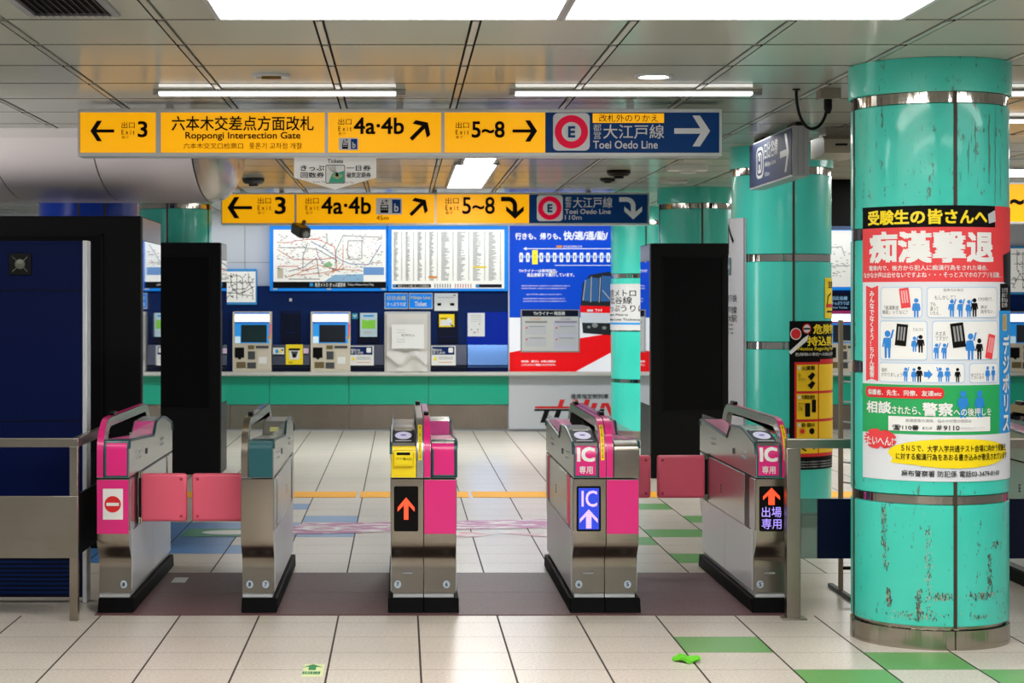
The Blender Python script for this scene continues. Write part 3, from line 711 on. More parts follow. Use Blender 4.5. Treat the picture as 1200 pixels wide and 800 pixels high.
def lift_badge(g, P, u, v, s):
    g.rrect(P, u, v, u + 23 * s, v + 14.5 * s, 1.2 * s, .004, S_WHITE); g.rect(P, u + 14.2 * s, v + 1.3 * s, u + 21.6 * s, v + 13.2 * s, .006, S_NAVY); g.text(P, 'b', (u + 16.2 * s, v + 5 * s, u + 19.6 * s, v + 11.8 * s), .008, S_WHITE, .03)
    g.rect(P, u + 4 * s, v + 6 * s, u + 10.8 * s, v + 13 * s, .006, INK); g.rect(P, u + 4.8 * s, v + 6.8 * s, u + 10 * s, v + 8.3 * s, .008, S_WHITE)
    for k in range(3): g.ell(P, u + (5.6 + 1.8 * k) * s, v + 10 * s, .6 * s, .6 * s, .008, S_WHITE, 8)
    arrow(g, P, u + 5.8 * s, v + 3.6 * s, 1.9 * s, 90, .006, INK, .35); arrow(g, P, u + 9.2 * s, v + 3.2 * s, 1.9 * s, -90, .006, INK, .35)
def line_logo(g, P, u0, v0, u1, v1):
    g.rrect(P, u0, v0, u1, v1, (u1 - u0) * .13, .004, S_WHITE); cu, cv, r = (u0 + u1) / 2, (v0 + v1) / 2, (u1 - u0) * .455
    g.ell(P, cu, cv, r, r, .006, S_RED); g.ell(P, cu, cv, r * .58, r * .58, .008, S_WHITE); g.text(P, 'E', (cu - r * .17, cv - r * .3, cu + r * .19, cv + r * .32), .010, S_NAVY, .06)

def signbox(name, label, cat, D, px0, py0, px1, py1, dep, panels, frame=ALU, bw=4.2):
    t = thing(name, label, cat, (X((px0 + px1) / 2, D), D, Z(py1, D)))
    x0, x1, z0, z1 = X(px0, D), X(px1, D), Z(py1, D), Z(py0, D); e = bw * D / FPX
    g = G(); g.box(x0, x1, D, D + dep, z1 - e, z1, frame, .002); g.box(x0, x1, D, D + dep, z0, z0 + e, frame, .002)
    g.box(x0, x0 + e * .5, D, D + dep, z0 + e, z1 - e, frame); g.box(x1 - e * .7, x1, D, D + dep, z0 + e, z1 - e, frame)
    g.box(x0 + .004, x1 - .004, D + .02, D + dep - .004, z0 + .004, z1 - .004, LGREY); g.build('frame', t)
    for xx in (x0 + (x1 - x0) * .14, x0 + (x1 - x0) * .5, x0 + (x1 - x0) * .86):
        g = G(); g.box(xx - .02, xx + .02, D + dep * .4, D + dep * .6, z1 - .002, CEIL + .005, ALU); g.build('hanger', t)
    for a, b, m in panels:
        g = G(); g.box(X(a, D), X(b, D), D + .004, D + .018, z0 + e, z1 - e, m); g.build('panel', t)
    g = G()
    for (a, b, m), (c, d_, m_) in zip(panels, panels[1:]):
        if c - b > .4:
            g = G(); g.box(X(b, D), X(c, D), D - .001, D + .02, z0 + e, z1 - e, frame); g.build('divider', t)
    return t, plane(D + .002)
t, P = signbox('direction_sign', 'large yellow and navy direction sign hanging nearest, right above the ticket gates', 'sign', 10.45, 91, 127.5, 846, 183, .16,
               [(94, 182.5, S_YEL), (188.5, 380.5, S_YEL), (384.5, 517, S_YEL), (521, 639, S_YEL), (639, 843, S_NAVY)])
for q in ((120, 153.5, 14, 180, .004, INK, .26), (491.5, 153.5, 14, -45, .004, INK, .34), (615, 153.5, 14.5, 0, .004, INK, .26), (811, 153.5, 21, 0, .004, S_WHITE, .30)):
    g = G(); arrow(g, P, *q); g.build('arrow', t)
g = G(); exit_word(g, P, 142.5, 143, 1); g.text(P, '3', (162, 142.5, 172.5, 160.5), .004, INK, .03); g.build('lettering', t)
g = G(); g.text(P, '六本木交差点方面改札', (201.5, 136, 367.5, 153), .004, INK, .02); g.text(P, 'Roppongi Intersection Gate', (217.5, 154.8, 352, 164.8), .004, INK, .025)
g.text(P, '六本木交叉口检票口', (215, 167.5, 285, 174.3), .004, INK); g.text(P, '롯폰기 교차점 개찰', (292, 167.3, 354, 174.5), .004, INK); g.build('lettering', t)
g = G(); exit_word(g, P, 396.5, 139, 1); g.text(P, '4a·4b', (415, 138, 473, 156.8), .004, INK, .03); g.build('lettering', t)
g = G(); exit_word(g, P, 534, 143, 1); g.text(P, '5~8', (553, 142.5, 591, 161), .004, INK, .03); g.build('lettering', t)
g = G(); lift_badge(g, P, 397, 161.5, 1); g.build('lift_pictogram', t)
g = G(); line_logo(g, P, 648, 132.5, 691, 176.5); g.build('line_logo', t)
g = G(); g.rect(P, 694.5, 133, 778, 144, .004, S_YEL); g.text(P, '改札外のりかえ', (702, 134, 771, 143), .006, INK, .005); g.text(P, '都\n営', (695, 145.5, 704.5, 163), .004, S_WHITE); g.text(P, '大江戸線', (707, 146, 778, 162.5), .004, S_WHITE, .008); g.text(P, 'Toei Oedo Line', (695, 165, 770.5, 174), .004, S_WHITE, .02)
lab(g.build('lettering', t), 'white lettering on the navy panel')
t, P = signbox('direction_sign', 'yellow and navy direction sign hanging farther back, in front of the ticket machines', 'sign', 18.6, 259, 225.5, 761, 263.5, .2,
               [(260.5, 345, S_YEL), (347.5, 509.5, S_YEL), (511.5, 620, S_YEL), (620, 758.5, S_NAVY)], bw=2.2)
g = G(); arrow(g, P, 281, 243.3, 14.5, 180, .006, INK, .26); g.build('arrow', t)
g = G(); arrow(g, P, 490, 243, 12.5, -45, .006, INK, .34); g.build('arrow', t)
g = G(); hook(g, P, 587, 230.5, .87, .006, INK); g.build('arrow', t)
g = G(); hook(g, P, 725.5, 231, .87, .006, S_WHITE); g.build('arrow', t)
g = G(); exit_word(g, P, 302, 231.5, 1); g.text(P, '3', (322.5, 231, 334.5, 250.5), .006, INK, .03); g.build('lettering', t)
g = G(); exit_word(g, P, 358, 231.5, 1); g.text(P, '4a·4b', (377, 231, 434.5, 250.5), .006, INK, .03); g.text(P, '45m', (441, 252.5, 455.5, 257.8), .006, INK); g.build('lettering', t)
g = G(); exit_word(g, P, 522, 231.5, 1); g.text(P, '5~8', (542, 231, 579.5, 250.5), .006, INK, .02); g.build('lettering', t)
g = G(); lift_badge(g, P, 440.5, 232, 1.34); g.build('lift_pictogram', t)
g = G(); line_logo(g, P, 629, 228.5, 659.5, 259); g.build('line_logo', t)
g = G(); g.text(P, '都\n営', (662, 230.5, 669.5, 243), .006, S_WHITE); g.text(P, '大江戸線', (671.5, 231, 717.5, 243.5), .006, S_WHITE, .008); g.text(P, 'Toei Oedo Line', (662, 245, 715.5, 250.5), .006, S_WHITE, .02); g.text(P, '110m', (662, 252, 681.5, 257.5), .006, S_WHITE, .005)
lab(g.build('lettering', t), 'white lettering on the navy panel')
t, P = signbox('direction_sign', 'yellow direction sign mostly hidden behind the big poster column at the right edge', 'sign', 14.6, 1120, 213.5, 1330, 262, .16, [(1122, 1326, S_YEL)], bw=2.2)
g = G(); exit_word(g, P, 1140, 224, 1.2); g.text(P, '5', (1166, 222, 1180, 246), .006, INK, .03); g.text(P, '~8', (1184, 222, 1213, 246), .006, INK, .03); arrow(g, P, 1250, 237, 16, 0, .006, INK, .3); g.build('lettering', t)
# white ticket plate under the near sign
D = 10.5; P = plane(D)
t = thing('ticket_plate', 'white pointed ticket plate hanging under the nearest yellow sign', 'sign', (X(392, D), D, Z(222, D)))
g = G(); g.prism([(X(a, D), Z(b, D)) for a, b in ((344.5, 182.5), (441, 182.5), (441, 208), (392.5, 222), (344.5, 208))], D, D + .006, mat('plate_white', '#fbfbfb', .5), 'y'); g.build('plate', t)
g = G(); g.text(P, 'Tickets', (384, 186.5, 402, 191), .002, INK, .01); g.text(P, 'きっぷ', (352.5, 193.8, 380, 200), .002, INK, .02); g.text(P, '回数券', (352.5, 201.8, 380, 208.3), .002, INK, .01)
g.text(P, '一日券', (406, 193.8, 434.5, 200), .002, INK, .015); g.text(P, '磁気定期券', (406, 201.8, 434.5, 208.3), .002, INK, .01)
g.text(P, 'Saver Tickets', (367, 212, 388, 214), .002, GREYINK); g.text(P, 'Commuter Pass', (396, 212.5, 415, 214.5), .002, GREYINK); g.build('lettering', t)
g = G(); g.rrect(P, 381.5, 193, 404.3, 215, 2, .001, INK); g.rrect(P, 382.2, 193.7, 403.6, 214.3, 1.7, .002, WHITE)
gr = mat('picto_green', '#3aa58a', .5); g.poly(P, [(385, 214), (389, 204), (403.4, 200), (403.4, 214)], .003, gr); g.poly(P, [(389, 206), (396, 203), (402, 206), (395, 210)], .004, mat('picto_lime', '#b9c86a', .5)); g.poly(P, [(391, 206), (396, 203.8), (400, 206), (395, 208.5)], .005, GREY)
g.poly(P, [(393, 206), (394.5, 201), (397, 204.5), (396, 207)], .006, INK)
for k in range(4): g.line(P, [(384 + k * 2.6, 194.5), (387 + k * 2, 199), (391.5 + k * .8, 203)], .4, .006, INK)
g.build('pictogram', t)

# side-on sign hanging along the column row
xs, ya, yb = 2.42, 11.6, 13.02
z0, z1 = 1.584 + (356 - 206.5) * 11.6 / FPX, 1.584 + (356 - 147) * 11.6 / FPX
t = thing('direction_sign', 'grey blue sign seen edge on beside the second teal column', 'sign', (xs + .05, 12.3, z0))
g = G(); g.box(xs + .003, xs + .106, ya, yb, z0, z1, ALUW, .003)
for xx in (.035, .07): g.box(xs + xx, xs + xx + .003, ya - .003, ya, z0 + .01, z1 - .01, GREY)
g.build('frame', t)
g = G(); g.box(xs + .03, xs + .08, ya + .02, ya + .3, z1, CEIL + .005, BLACK); g.box(xs + .03, xs + .08, yb - .3, yb - .02, z1, CEIL + .005, BLACK); g.build('hanger', t)
SGB = mat('sign_slate', '#27324e', .6, spec=.2); SGW = mat('slate_white', '#a4a6a4', .4)
M = Matrix(((0, 0, -1, xs), (-1, 0, 0, yb), (0, 1, 0, z0), (0, 0, 0, 1))); Ps = matf(M); Lh, Hh = yb - ya, z1 - z0
g = G(); g.rect(Ps, .012, Hh - .012, Lh - .012, .012, .001, SGB); g.build('panel', t)
g = G(); g.rrect(Ps, .26, .055, .52, .265, .08, .002, SGW, ry=.06); g.rrect(Ps, .28, .075, .5, .245, .07, .003, SGB, ry=.05); g.rrect(Ps, .31, .09, .47, .23, .05, .004, SGW, ry=.04); g.text(Ps, 'H', (.34, .205, .44, .115), .005, SGB, .06)
g.build('line_logo', t)
g = G(); g.text(Ps, '日比谷線', (.55, .275, .99, .17), .002, SGW, .02); g.text(Ps, 'Hibiya Line', (.56, .15, .93, .11), .002, SGW, .02); g.text(Ps, '10m', (.56, .085, .72, .055), .002, SGW); g.build('lettering', t)
g = G(); arrow(g, Ps, 1.2, .16, .14, 0, .002, SGW, .3); g.build('arrow', t)

# ------------------------------------------------------------ ceiling fittings
def lightpanel(x0, x1, y0, y1, label, group):
    t = thing('ceiling_light', label, 'ceiling light', ((x0 + x1) / 2, (y0 + y1) / 2, CEIL), group)
    g = G(); g.box(x0 - .02, x1 + .02, y0 - .02, y0, CEIL - .02, CEIL + .01, ALUW); g.box(x0 - .02, x1 + .02, y1, y1 + .02, CEIL - .02, CEIL + .01, ALUW)
    g.box(x0 - .02, x0, y0, y1, CEIL - .02, CEIL + .01, ALUW); g.box(x1, x1 + .02, y0, y1, CEIL - .02, CEIL + .01, ALUW); g.build('frame', t)
    g = G(); g.box(x0, x1, y0, y1, CEIL - .014, CEIL + .005, E_WHITE); g.build('diffuser', t)
lightpanel(X(259, 7.34), X(651, 7.34), 6.5, 7.32, 'big bright light panel above the gates, left of the two', 'big light panels')
lightpanel(X(662, 7.34), X(1053, 7.34), 6.5, 7.32, 'big bright light panel above the gates, right of the two', 'big light panels')
lightpanel(X(524, 18.1), X(563, 18.1), 15.0, 18.0, 'long bright ceiling light between the two yellow signs', 'strip lights between the signs')
lightpanel(X(545, 14.5), X(580, 14.5), 13.75, 14.9, 'short bright ceiling light seen just under the nearest sign', 'strip lights between the signs')
lightpanel(X(1150, 12.9) + .2, X(1150, 12.9) + 2.4, 15.5, 16.4, 'bright ceiling light at the right edge beyond the big column', 'strip lights beyond the big column')
def tubelight(x0, x1, y, label, group='slim tube lights on the ceiling'):
    z = CEIL - .016; t = thing('tube_light', label, 'tube light', ((x0 + x1) / 2, y, CEIL), group)
    g = G(); g.box(x0, x1, y - .04, y + .04, z + .004, CEIL + .001, mat('tube_housing', '#9c9890', .45), .004)
    for a, b in ((x0, x0 + .03), (x1 - .05, x1)): g.box(a, b, y - .034, y + .034, z - .014, z + .005, GREY, .003)
    g.build('housing', t)
    g = G(); g.box(x0 + .03, x1 - .05, y - .032, y + .032, z - .014, z + .006, E_LED, .006); g.build('tube', t)
tubelight(X(180, 9.9), X(475, 9.9), 9.9, 'slim white tube light above the left half of the nearest sign')
tubelight(X(597, 9.9), X(892, 9.9), 9.9, 'slim white tube light above the right half of the nearest sign')
tubelight(X(1120, 9.9), X(1420, 9.9), 9.9, 'nearer slim tube light past the right side of the big column')
tubelight(X(1120, 11.4), X(1420, 11.4), 11.4, 'farther slim tube light past the right side of the big column')
def downlight(px, py, r, label, lit):
    D = (CEIL - EYE) * FPX / (VY - py); x = X(px, D); t = thing('downlight', label, 'downlight', (x, D, CEIL), 'round ceiling downlights')
    g = G(); g.lathe((x, D, CEIL), [(r, .002), (r, -.008), (r * .93, -.014), (r * .8, -.012), (r * .76, .0)], LGREY, 40); g.build('rim', t)
    g = G(); g.lathe((x, D, CEIL), [(0, -.006), (r * .5, -.006), (r * .77, -.004)], E_WHITE if lit else E_OFF, 40); g.build('lens', t)
    if not lit:
        g = G(); g.box(x - r * .5, x + r * .5, D - .012, D + .012, CEIL - .02, CEIL - .004, GOLD); g.build('lamp', t)
GOLD = mat('lamp_gold', '#7a5c22', .4)
downlight(318, 88, .095, 'unlit round downlight above the nearest sign on its left', False)
downlight(766, 88, .095, 'lit round downlight above the nearest sign on its right', True)
# louvre vent
x0, x1, y0, y1 = X(42, 7.3), X(132, 7.3), 6.75, 7.28
t = thing('ceiling_vent', 'grey louvred air vent in the ceiling at top left', 'vent', ((x0 + x1) / 2, 7, CEIL))
g = G()
for a, b, c, d in ((x0 - .03, x1 + .03, y0 - .03, y0), (x0 - .03, x1 + .03, y1, y1 + .03), (x0 - .03, x0, y0, y1), (x1, x1 + .03, y0, y1)): g.box(a, b, c, d, CEIL - .012, CEIL + .002, GREY)
g.build('frame', t)
g = G(); g.box(x0, x1, y0, y1, CEIL - .001, CEIL + .001, GAP); g.build('recess', t)
n = 11
for k in range(n):
    xx = x0 + (x1 - x0) * (k + .5) / n; g = G()
    g.prism([(xx - .011, CEIL - .001), (xx - .007, CEIL - .001), (xx + .013, CEIL - .020), (xx + .009, CEIL - .020)], y0, y1, DGREY, 'y'); g.build('slat', t)
def smalldev(name, label, cat, px, py, r, h, m, shape='round', m2=None):
    D = (CEIL - EYE) * FPX / (VY - py); x = X(px, D); t = thing(name, label, cat, (x, D, CEIL)); g = G()
    if shape == 'round': g.lathe((x, D, CEIL), [(r, .001), (r, -h * .5), (r * .75, -h), (0, -h)], m, 24)
    else: g.box(x - r, x + r, D - r * .5, D + r * .5, CEIL - h, CEIL + .001, m, .004)
    g.build('housing', t)
    g = G(); g.lathe((x, D, CEIL), [(r * .45, -h), (r * .4, -h * 1.4), (0, -h * 1.5)], m2 or m, 16); g.build('lens', t)
smalldev('speaker', 'black round ceiling fitting beyond the nearest sign, right half', 'ceiling fitting', 725, 199.5, .10, .05, BLACK)
smalldev('speaker', 'small black ceiling fitting behind the round black one', 'ceiling fitting', 712, 209, .07, .03, BLACK)
smalldev('detector', 'white box fitting on the ceiling near the third teal column', 'ceiling fitting', 806, 193, .16, .05, WHITE, 'box', LGREY)
smalldev('detector', 'small dark ceiling fitting left, behind the pointed ticket plate', 'ceiling fitting', 297, 209, .10, .05, DGREY)
smalldev('detector', 'pale flat ceiling fitting just in front of the third teal column', 'ceiling fitting', 790, 211.5, .12, .02, LGREY, 'box')
# cable box with hanging loop of cable
D = 9.85; xb = X(971, D)
t = thing('cable_box', 'small grey box with a black cable looping to the ceiling', 'junction box', (xb, D, CEIL))
g = G(); g.box(xb - .055, xb + .055, D - .05, D + .05, CEIL - .055, CEIL + .001, mat('box_taupe', '#8a7d74', .5), .003); g.build('box', t)
g = G(); pts = []
for k in range(25):
    a = k / 24; s = math.pi * a; pts.append((xb - .005 - .165 * (1 - math.cos(s)) / 2 * 1.0, D, CEIL - .055 - .155 * math.sin(s) ** .9 * (1 if a < .5 else 1) + (.055 * max(0, (a - .5) * 2) ** 2)))
g.tube([(xb - .003, D, CEIL - .05)] + pts, .008, BLACK); g.lathe((xb - .003, D, CEIL - .055), [(.022, 0), (.022, -.05), (.012, -.075)], BLACK, 16); g.lathe((xb - .17, D, CEIL), [(.022, 0), (.018, -.008), (0, -.009)], BLACK, 16); g.build('cable', t)
# beige box fitting near the big column
D = 11.9; t = thing('ceiling_unit', 'beige box unit on the ceiling beside the big column', 'ceiling fitting', (X(985, D), D, Z(180, D)))
g = G(); bx = mat('unit_beige', '#a59c8b', .45); g.prism([(D, Z(179, D)), (D, Z(163, D)), (D + .06, Z(158, D)), (D + .4, Z(158, D)), (D + .4, Z(182, D)), (D + .1, Z(182, D))], X(966, D), X(1010, D), bx, bev=.006); g.build('housing', t)
g = G(); g.box(X(979, D), X(993, D), D - .004, D + .01, Z(170.5, D), Z(168, D), BLACK); g.box(X(979, D), X(993, D), D - .003, D + .01, Z(173.5, D), Z(172, D), bx); g.build('slot', t)
g = G(); g.box(X(972, D), X(1004, D), D + .1, D + .3, Z(160, D), CEIL + .004, bx); g.build('mount', t)
# black hanging box between the columns
D = 17; t = thing('hanging_sign_back', 'black hanging box between the two big teal columns', 'sign', (X(985, D), D, Z(266, D)))
g = G(); g.box(X(955, D), X(1030, D), D, D + .2, Z(266, D), Z(190, D), KIOSKR, .006); g.box(X(955, D), X(1030, D), D - .004, D + .204, Z(268, D), Z(265, D), mat('edge_navy', '#2a4a7a', .4)); g.build('housing', t)
g = G(); g.box(X(985, D) - .1, X(985, D) + .1, D + .05, D + .15, Z(192, D), CEIL + .004, BLACK); g.build('hanger', t)
# security camera on the far sign
D = 18.45; xc = X(350, D)
t = thing('security_camera', 'dark security camera hanging below the farther yellow sign', 'camera', (xc, D, Z(278, D)))
g = G(); M = Matrix.Translation((xc + .02, D, Z(270, D))) @ Matrix.Rotation(math.radians(24), 4, 'Z') @ Matrix.Rotation(math.radians(14), 4, 'X')
b = bmesh.new(); bmesh.ops.create_cube(b, size=1); bmesh.ops.scale(b, verts=b.verts, vec=(.115, .26, .105)); bmesh.ops.bevel(b, geom=b.edges[:], offset=.012, segments=2, affect='EDGES'); b.transform(M); g.bm(b, mat('camera_bronze', '#2a2318', .4)); g.build('body', t)
g = G(); b = bmesh.new(); bmesh.ops.create_cone(b, cap_ends=True, segments=24, radius1=.034, radius2=.03, depth=.03); b.transform(M @ Matrix.Translation((0, -.138, -.008)) @ Matrix.Rotation(math.pi / 2, 4, 'X')); g.bm(b, GREY); g.build('lens', t)
g = G(); g.tube([(xc + .03, D + .02, Z(266, D)), (xc + .05, D + .1, Z(262.5, D) + .03)], .02, DGREY); g.build('bracket', t)

# ------------------------------------------------------------ columns
R = .356
def column(cx, cy, label, mt, seams=(.03,), R=R, bands=True, base=True, blue=False):
    t = thing('column', label, 'column', (cx, cy, 0), None)
    bz = [(2.505, 2.557), (1.885, 1.937), (1.262, 1.314), (.664, .705)] if bands else []
    cuts = [.105] + [z for b in sorted(bz) for z in b] + [CEIL + .002]
    for i in range(0, len(cuts), 2):
        a, b = cuts[i], cuts[i + 1]; r = R if i < len(cuts) - 2 or not bands else R + .012
        g = G(); e = .004
        g.lathe((cx, cy, 0), [(r - .012, a), (r, a + e), (r, b - e), (r - .012, b)], mt, 96); g.build('panel', t)
    for a, b in bz:
        g = G(); g.lathe((cx, cy, 0), [(R - .012, a), (R - .006, a + .002), (R - .006, b - .002), (R - .012, b)], CHROME, 96); lab(g.build('metal_band', t), 'polished metal band')
    if base:
        g = G(); g.lathe((cx, cy, 0), [(R + .004, 0), (R + .002, .088), (R - .005, .09), (R - .02, .092), (R - .02, .106)], RING, 96); lab(g.build('base_ring', t), 'brushed steel base ring')
    g = G(); g.lathe((cx, cy, 0), [(R - .03, .02), (R - .03, CEIL)], GAP, 48); g.build('core', t)
    for a in seams:
        g = G(); fr = cylf(cx, cy, R); s = a * R
        g.rect(fr, s - .008, CEIL - .001, s + .008, .1, .0035, mat('seam_dark', '#3a2d22', .5), .01); g.build('seam_strip', t)
        g = G(); g.rect(fr, s - .0025, .092, s + .0025, .004, .006, GAP); g.build('base_seam', t)
    return t
R1 = .364; C1 = (2.516, 8.928); C2 = (2.759, 13.6); C3 = (2.887, 18.4); C4 = (X(751.5, 22.1), 22.1); C5 = (-2.216, 18.4)
def ang(c, px, R=None):     # angle on a column of the line of sight through photo column px
    if R is None: R = R1 if c is C1 else .356
    dx, dy = (px - VX) / FPX, 1.0
    a = dx * dx + 1; b = -2 * (dx * c[0] + dy * c[1]); q = c[0] ** 2 + c[1] ** 2 - R * R; disc = b * b - 4 * a * q
    s = (-b - math.sqrt(max(0, disc))) / (2 * a); x, y = dx * s - c[0], s - c[1]
    return math.atan2(x, -y), s
col1 = column(*C1, 'big scuffed teal column with the red and white police poster, nearest on the right', ENAMEL, (ang(C1, 1119.5)[0], ang(C1, 1001)[0]), R1)
column(*C2, 'second teal column, behind the edge on sign, with a yellow and black warning poster', ENAMELC, (ang(C2, 930)[0],))
column(*C3, 'teal column farther back, rising behind the right hand dark kiosk', ENAMELC, (ang(C3, 823)[0], ang(C3, 773)[0]))
column(*C4, 'slim looking far teal column with a white ticket sign band, beside the train poster', ENAMELC, (ang(C4, 757)[0],))
column(*C5, 'teal column whose top shows above the left hand dark kiosks', ENAMELC, (ang(C5, 196)[0], ang(C5, 244)[0]))
column(-2.46, 14.75, 'deep blue column top under the rounded white bulkhead', BLUECOL, (-.03, .5), .385, False)
# worn patches on the near column
g = G(); fr = cylf(C1[0], C1[1], R1)
def B1(x0, y0, x1, y1, c=C1):
    a0, s0 = ang(c, x0); a1, s1 = ang(c, x1); s = ang(c, (x0 + x1) / 2)[1]
    return (a0 * R1, Z(y0, s), a1 * R1, Z(y1, s))
def chips(x0, y0, x1, y1, n, sz, pale=.2):
    u0, v0, u1, v1 = B1(x0, y0, x1, y1)
    for _ in range(int(n * 2.2)):
        u, v = random.gauss((u0 + u1) / 2, abs(u1 - u0) * .28), random.uniform(v1, v0); a = random.uniform(.12, .55) * sz; c = random.uniform(.3, 1.6) * sz; sk = random.uniform(-.6, .6) * a
        k = random.randint(4, 7); m_ = SCUFFL if random.random() < pale else SCUFF
        g.poly(fr, [(u + a * math.cos(6.283 * i / k) * random.uniform(.4, 1) + sk * math.sin(6.283 * i / k), v + c * math.sin(6.283 * i / k) * random.uniform(.4, 1)) for i in range(k)], .0012, m_)
for q in [(1033, 594, 1039, 640, 46, .009), (1034, 640, 1042, 668, 22, .008), (1039, 688, 1044, 710, 36, .011), (1073, 690, 1080, 728, 44, .01), (1084, 615, 1092, 728, 60, .008, .5), (1092, 695, 1116, 703, 46, .008, .4), (1135, 694, 1168, 702, 52, .009, .4),
          (1156, 648, 1163, 690, 34, .01), (1160, 634, 1172, 642, 20, .008), (1046, 717, 1100, 726, 44, .008, .4), (1137, 720, 1158, 725, 22, .007), (1000, 714, 1016, 722, 16, .006), (1168, 690, 1178, 728, 10, .008)]: chips(*q)
def streak(px, y0, y1, wd, m_=None):
    a, s_ = ang(C1, px); u = a * R1; z_0, z_1 = Z(y0, s_), Z(y1, s_); n_ = max(3, int((z_0 - z_1) / .03)); L_, Rr = [], []
    for i in range(n_ + 1):
        t_ = i / n_; o_ = random.uniform(-.0025, .0025); w_ = wd * random.uniform(.3, 1) * math.sin(math.pi * min(.97, max(.03, t_))) ** .4
        L_.append((u + o_ - w_ / 2, z_0 + (z_1 - z_0) * t_)); Rr.append((u + o_ + w_ / 2, z_0 + (z_1 - z_0) * t_))
    for i in range(n_): g.poly(fr, [L_[i], Rr[i], Rr[i + 1], L_[i + 1]], .0012, m_ or SCUFF)
GRIME = mat('grime', '#5c7d68', .5)
for q in [(1159, 133, 215, .014, GRIME), (1166, 120, 238, .006, GRIME), (1135, 165, 205, .004), (1143, 150, 190, .004), (1172, 180, 235, .004)]: streak(*q)
for _ in range(60):
    px_ = random.uniform(1006, 1178); y_ = random.choice([random.uniform(126, 225), random.uniform(126, 225), random.uniform(76, 98)]); streak(px_, y_, y_ + random.uniform(3, 14), random.uniform(.001, .003), random.choice([SCUFF, STREAK, STREAK]))
for _ in range(40):
    px_ = random.uniform(1006, 1178); y_ = random.uniform(596, 715); streak(px_, y_, y_ + random.uniform(2, 6), random.uniform(.001, .0025), random.choice([SCUFF, STREAK, SCUFFL]))
lab(g.build('paint_chips', col1), 'chipped patches of bare metal'); 

# ------------------------------------------------------------ big police poster on the near column
t = thing('police_poster', 'tall red white and green police poster wrapped round the big teal column', 'poster', (C1[0], C1[1] - R1, .77))
ZT, ZB = Z(240.5, 8.57), .772
ul = ang(C1, 1012)[0] * R1; ur = ul + .60
def U(px): return ang(C1, px)[0] * R1
UR = U(1181.5)
g = G(); g.rect(fr, ul, ZT, UR + .03, ZB, .004, mat('poster_white', '#d9dce2', .45)); g.build('sheet', t)
def bx(x0, y0, x1, y1): return B1(x0, y0, x1, y1)
def BR(g, x0, y0, x1, y1, w, m):
    a, b, c, d = B1(x0, y0, x1, y1); g.rect(fr, a, b, c, d, w, m)
zt = lambda y: Z(y, 8.585)
g = G(); g.rect(fr, ul, ZT, U(1165), zt(266), .005, INK); g.rect(fr, ul, zt(266), UR + .03, zt(330), .005, REDP); g.rect(fr, U(1165), ZT, UR + .03, zt(266), .005, REDP)
g.rect(fr, U(1171), zt(332), UR + .03, zt(364), .005, INK); g.rect(fr, U(1170), zt(364), UR + .03, zt(509), .005, SKYP); g.rect(fr, ul, zt(451), U(1170), zt(509), .005, GREENP)
a = U(1016); c = U(1030); g.poly(fr, [(a, zt(334)), ((a + c) / 2, zt(337)), (c, zt(334)), (c, zt(448)), ((a + c) / 2, zt(445)), (a, zt(448))], .005, REDP)
g.build('colour_blocks', t)
g = G(); T = lambda s, b, m, bold=0., w=.007: g.text(fr, s, B1(*b), w, m, bold)
T('受験生の皆さんへ', (1019, 245.5, 1155, 262), YEL, .05); T('痴漢撃退', (1021, 271.5, 1162, 306.5), WHITE, .06)
T('電車内で、後方から犯人に痴漢行為をされた場合、', (1020, 310.5, 1156, 316.5), WHITE, .015); T('なかなか声は出せないですよね・・・そっとスマホのアプリを起動…', (1014, 318.5, 1172, 325), WHITE, .015)
T('\n'.join('みんなでなくそう！ちかん被害'), (1020.5, 341, 1025.8, 442), WHITE, .03)
T('保護者、先生、同僚、友達etc', (1019, 457, 1103, 463.5), WHITE, .02, .009)
T('相談', (1017.5, 470, 1045, 483.5), WHITE, .04); T('されたら、', (1046, 476, 1079, 485), WHITE, .02); T('警察', (1081.5, 472, 1116, 487), WHITE, .04); T('への後押しを', (1117, 478, 1160, 487), WHITE, .02)
T('痴漢被害の通報、悩みや対策の相談は', (1062, 491, 1137, 495), GREYINK, 0, .009); T('☎110番', (1047, 497.5, 1077, 503.8), INK, .02, .009); T('または', (1081, 499.5, 1092, 503), INK, 0, .009); T('＃9110', (1097, 498, 1123.5, 504), INK, .02, .009); T('(警察相談ダイヤル)', (1125, 500, 1152, 503), LGREY, 0, .009)
T('\n'.join('デジポリス'), (1173, 393, 1180, 504), WHITE, .05, .009)
T('ひとりで悩\nまないで！\n周りの人も\n協力お願い', (1172, 337, 1178.8, 360), WHITE, 0, .008)
T('ＳＮＳで、大学入学共通テスト会場に向かう受験生', (1057, 521.5, 1176, 529.5), INK, .012, .010); T('に対する痴漢行為をあおる書き込みが散見されています', (1051, 531.5, 1177, 539.5), INK, .012, .010)
T('麻布警察署 防犯係 電話03-3479-0110', (1057, 551.5, 1169, 559), INK, .008)
T('「痴漢撃退\n機能」ってなに？', (1035, 358, 1064, 368), DGREY); T('もしかして？', (1095, 346, 1119, 351), DGREY); T('でも\n違って\nいたら…', (1090, 354, 1103, 369), INK); T('声が\n出せない…', (1148, 357.5, 1165, 367), INK); T('だれか助けて…', (1145, 348, 1163, 352.5), DGREY)
T('うなづく', (1070, 384, 1082, 388), DGREY); T('大丈夫\nですか？', (1096, 388, 1110, 399), DGREY); T('場所\nかわりましょう', (1034, 431, 1058, 441), DGREY); T('ありがとう\nございます', (1137, 437, 1152, 444), DGREY); T('電車内の車両', (1105, 338, 1128, 341.5), GREYINK)
g.build('lettering', t)
g = G(); a, b, c, d = B1(1016, 453.5, 1106, 466.5); g.rrect(fr, a, b, c, d, .02, .007, RED)
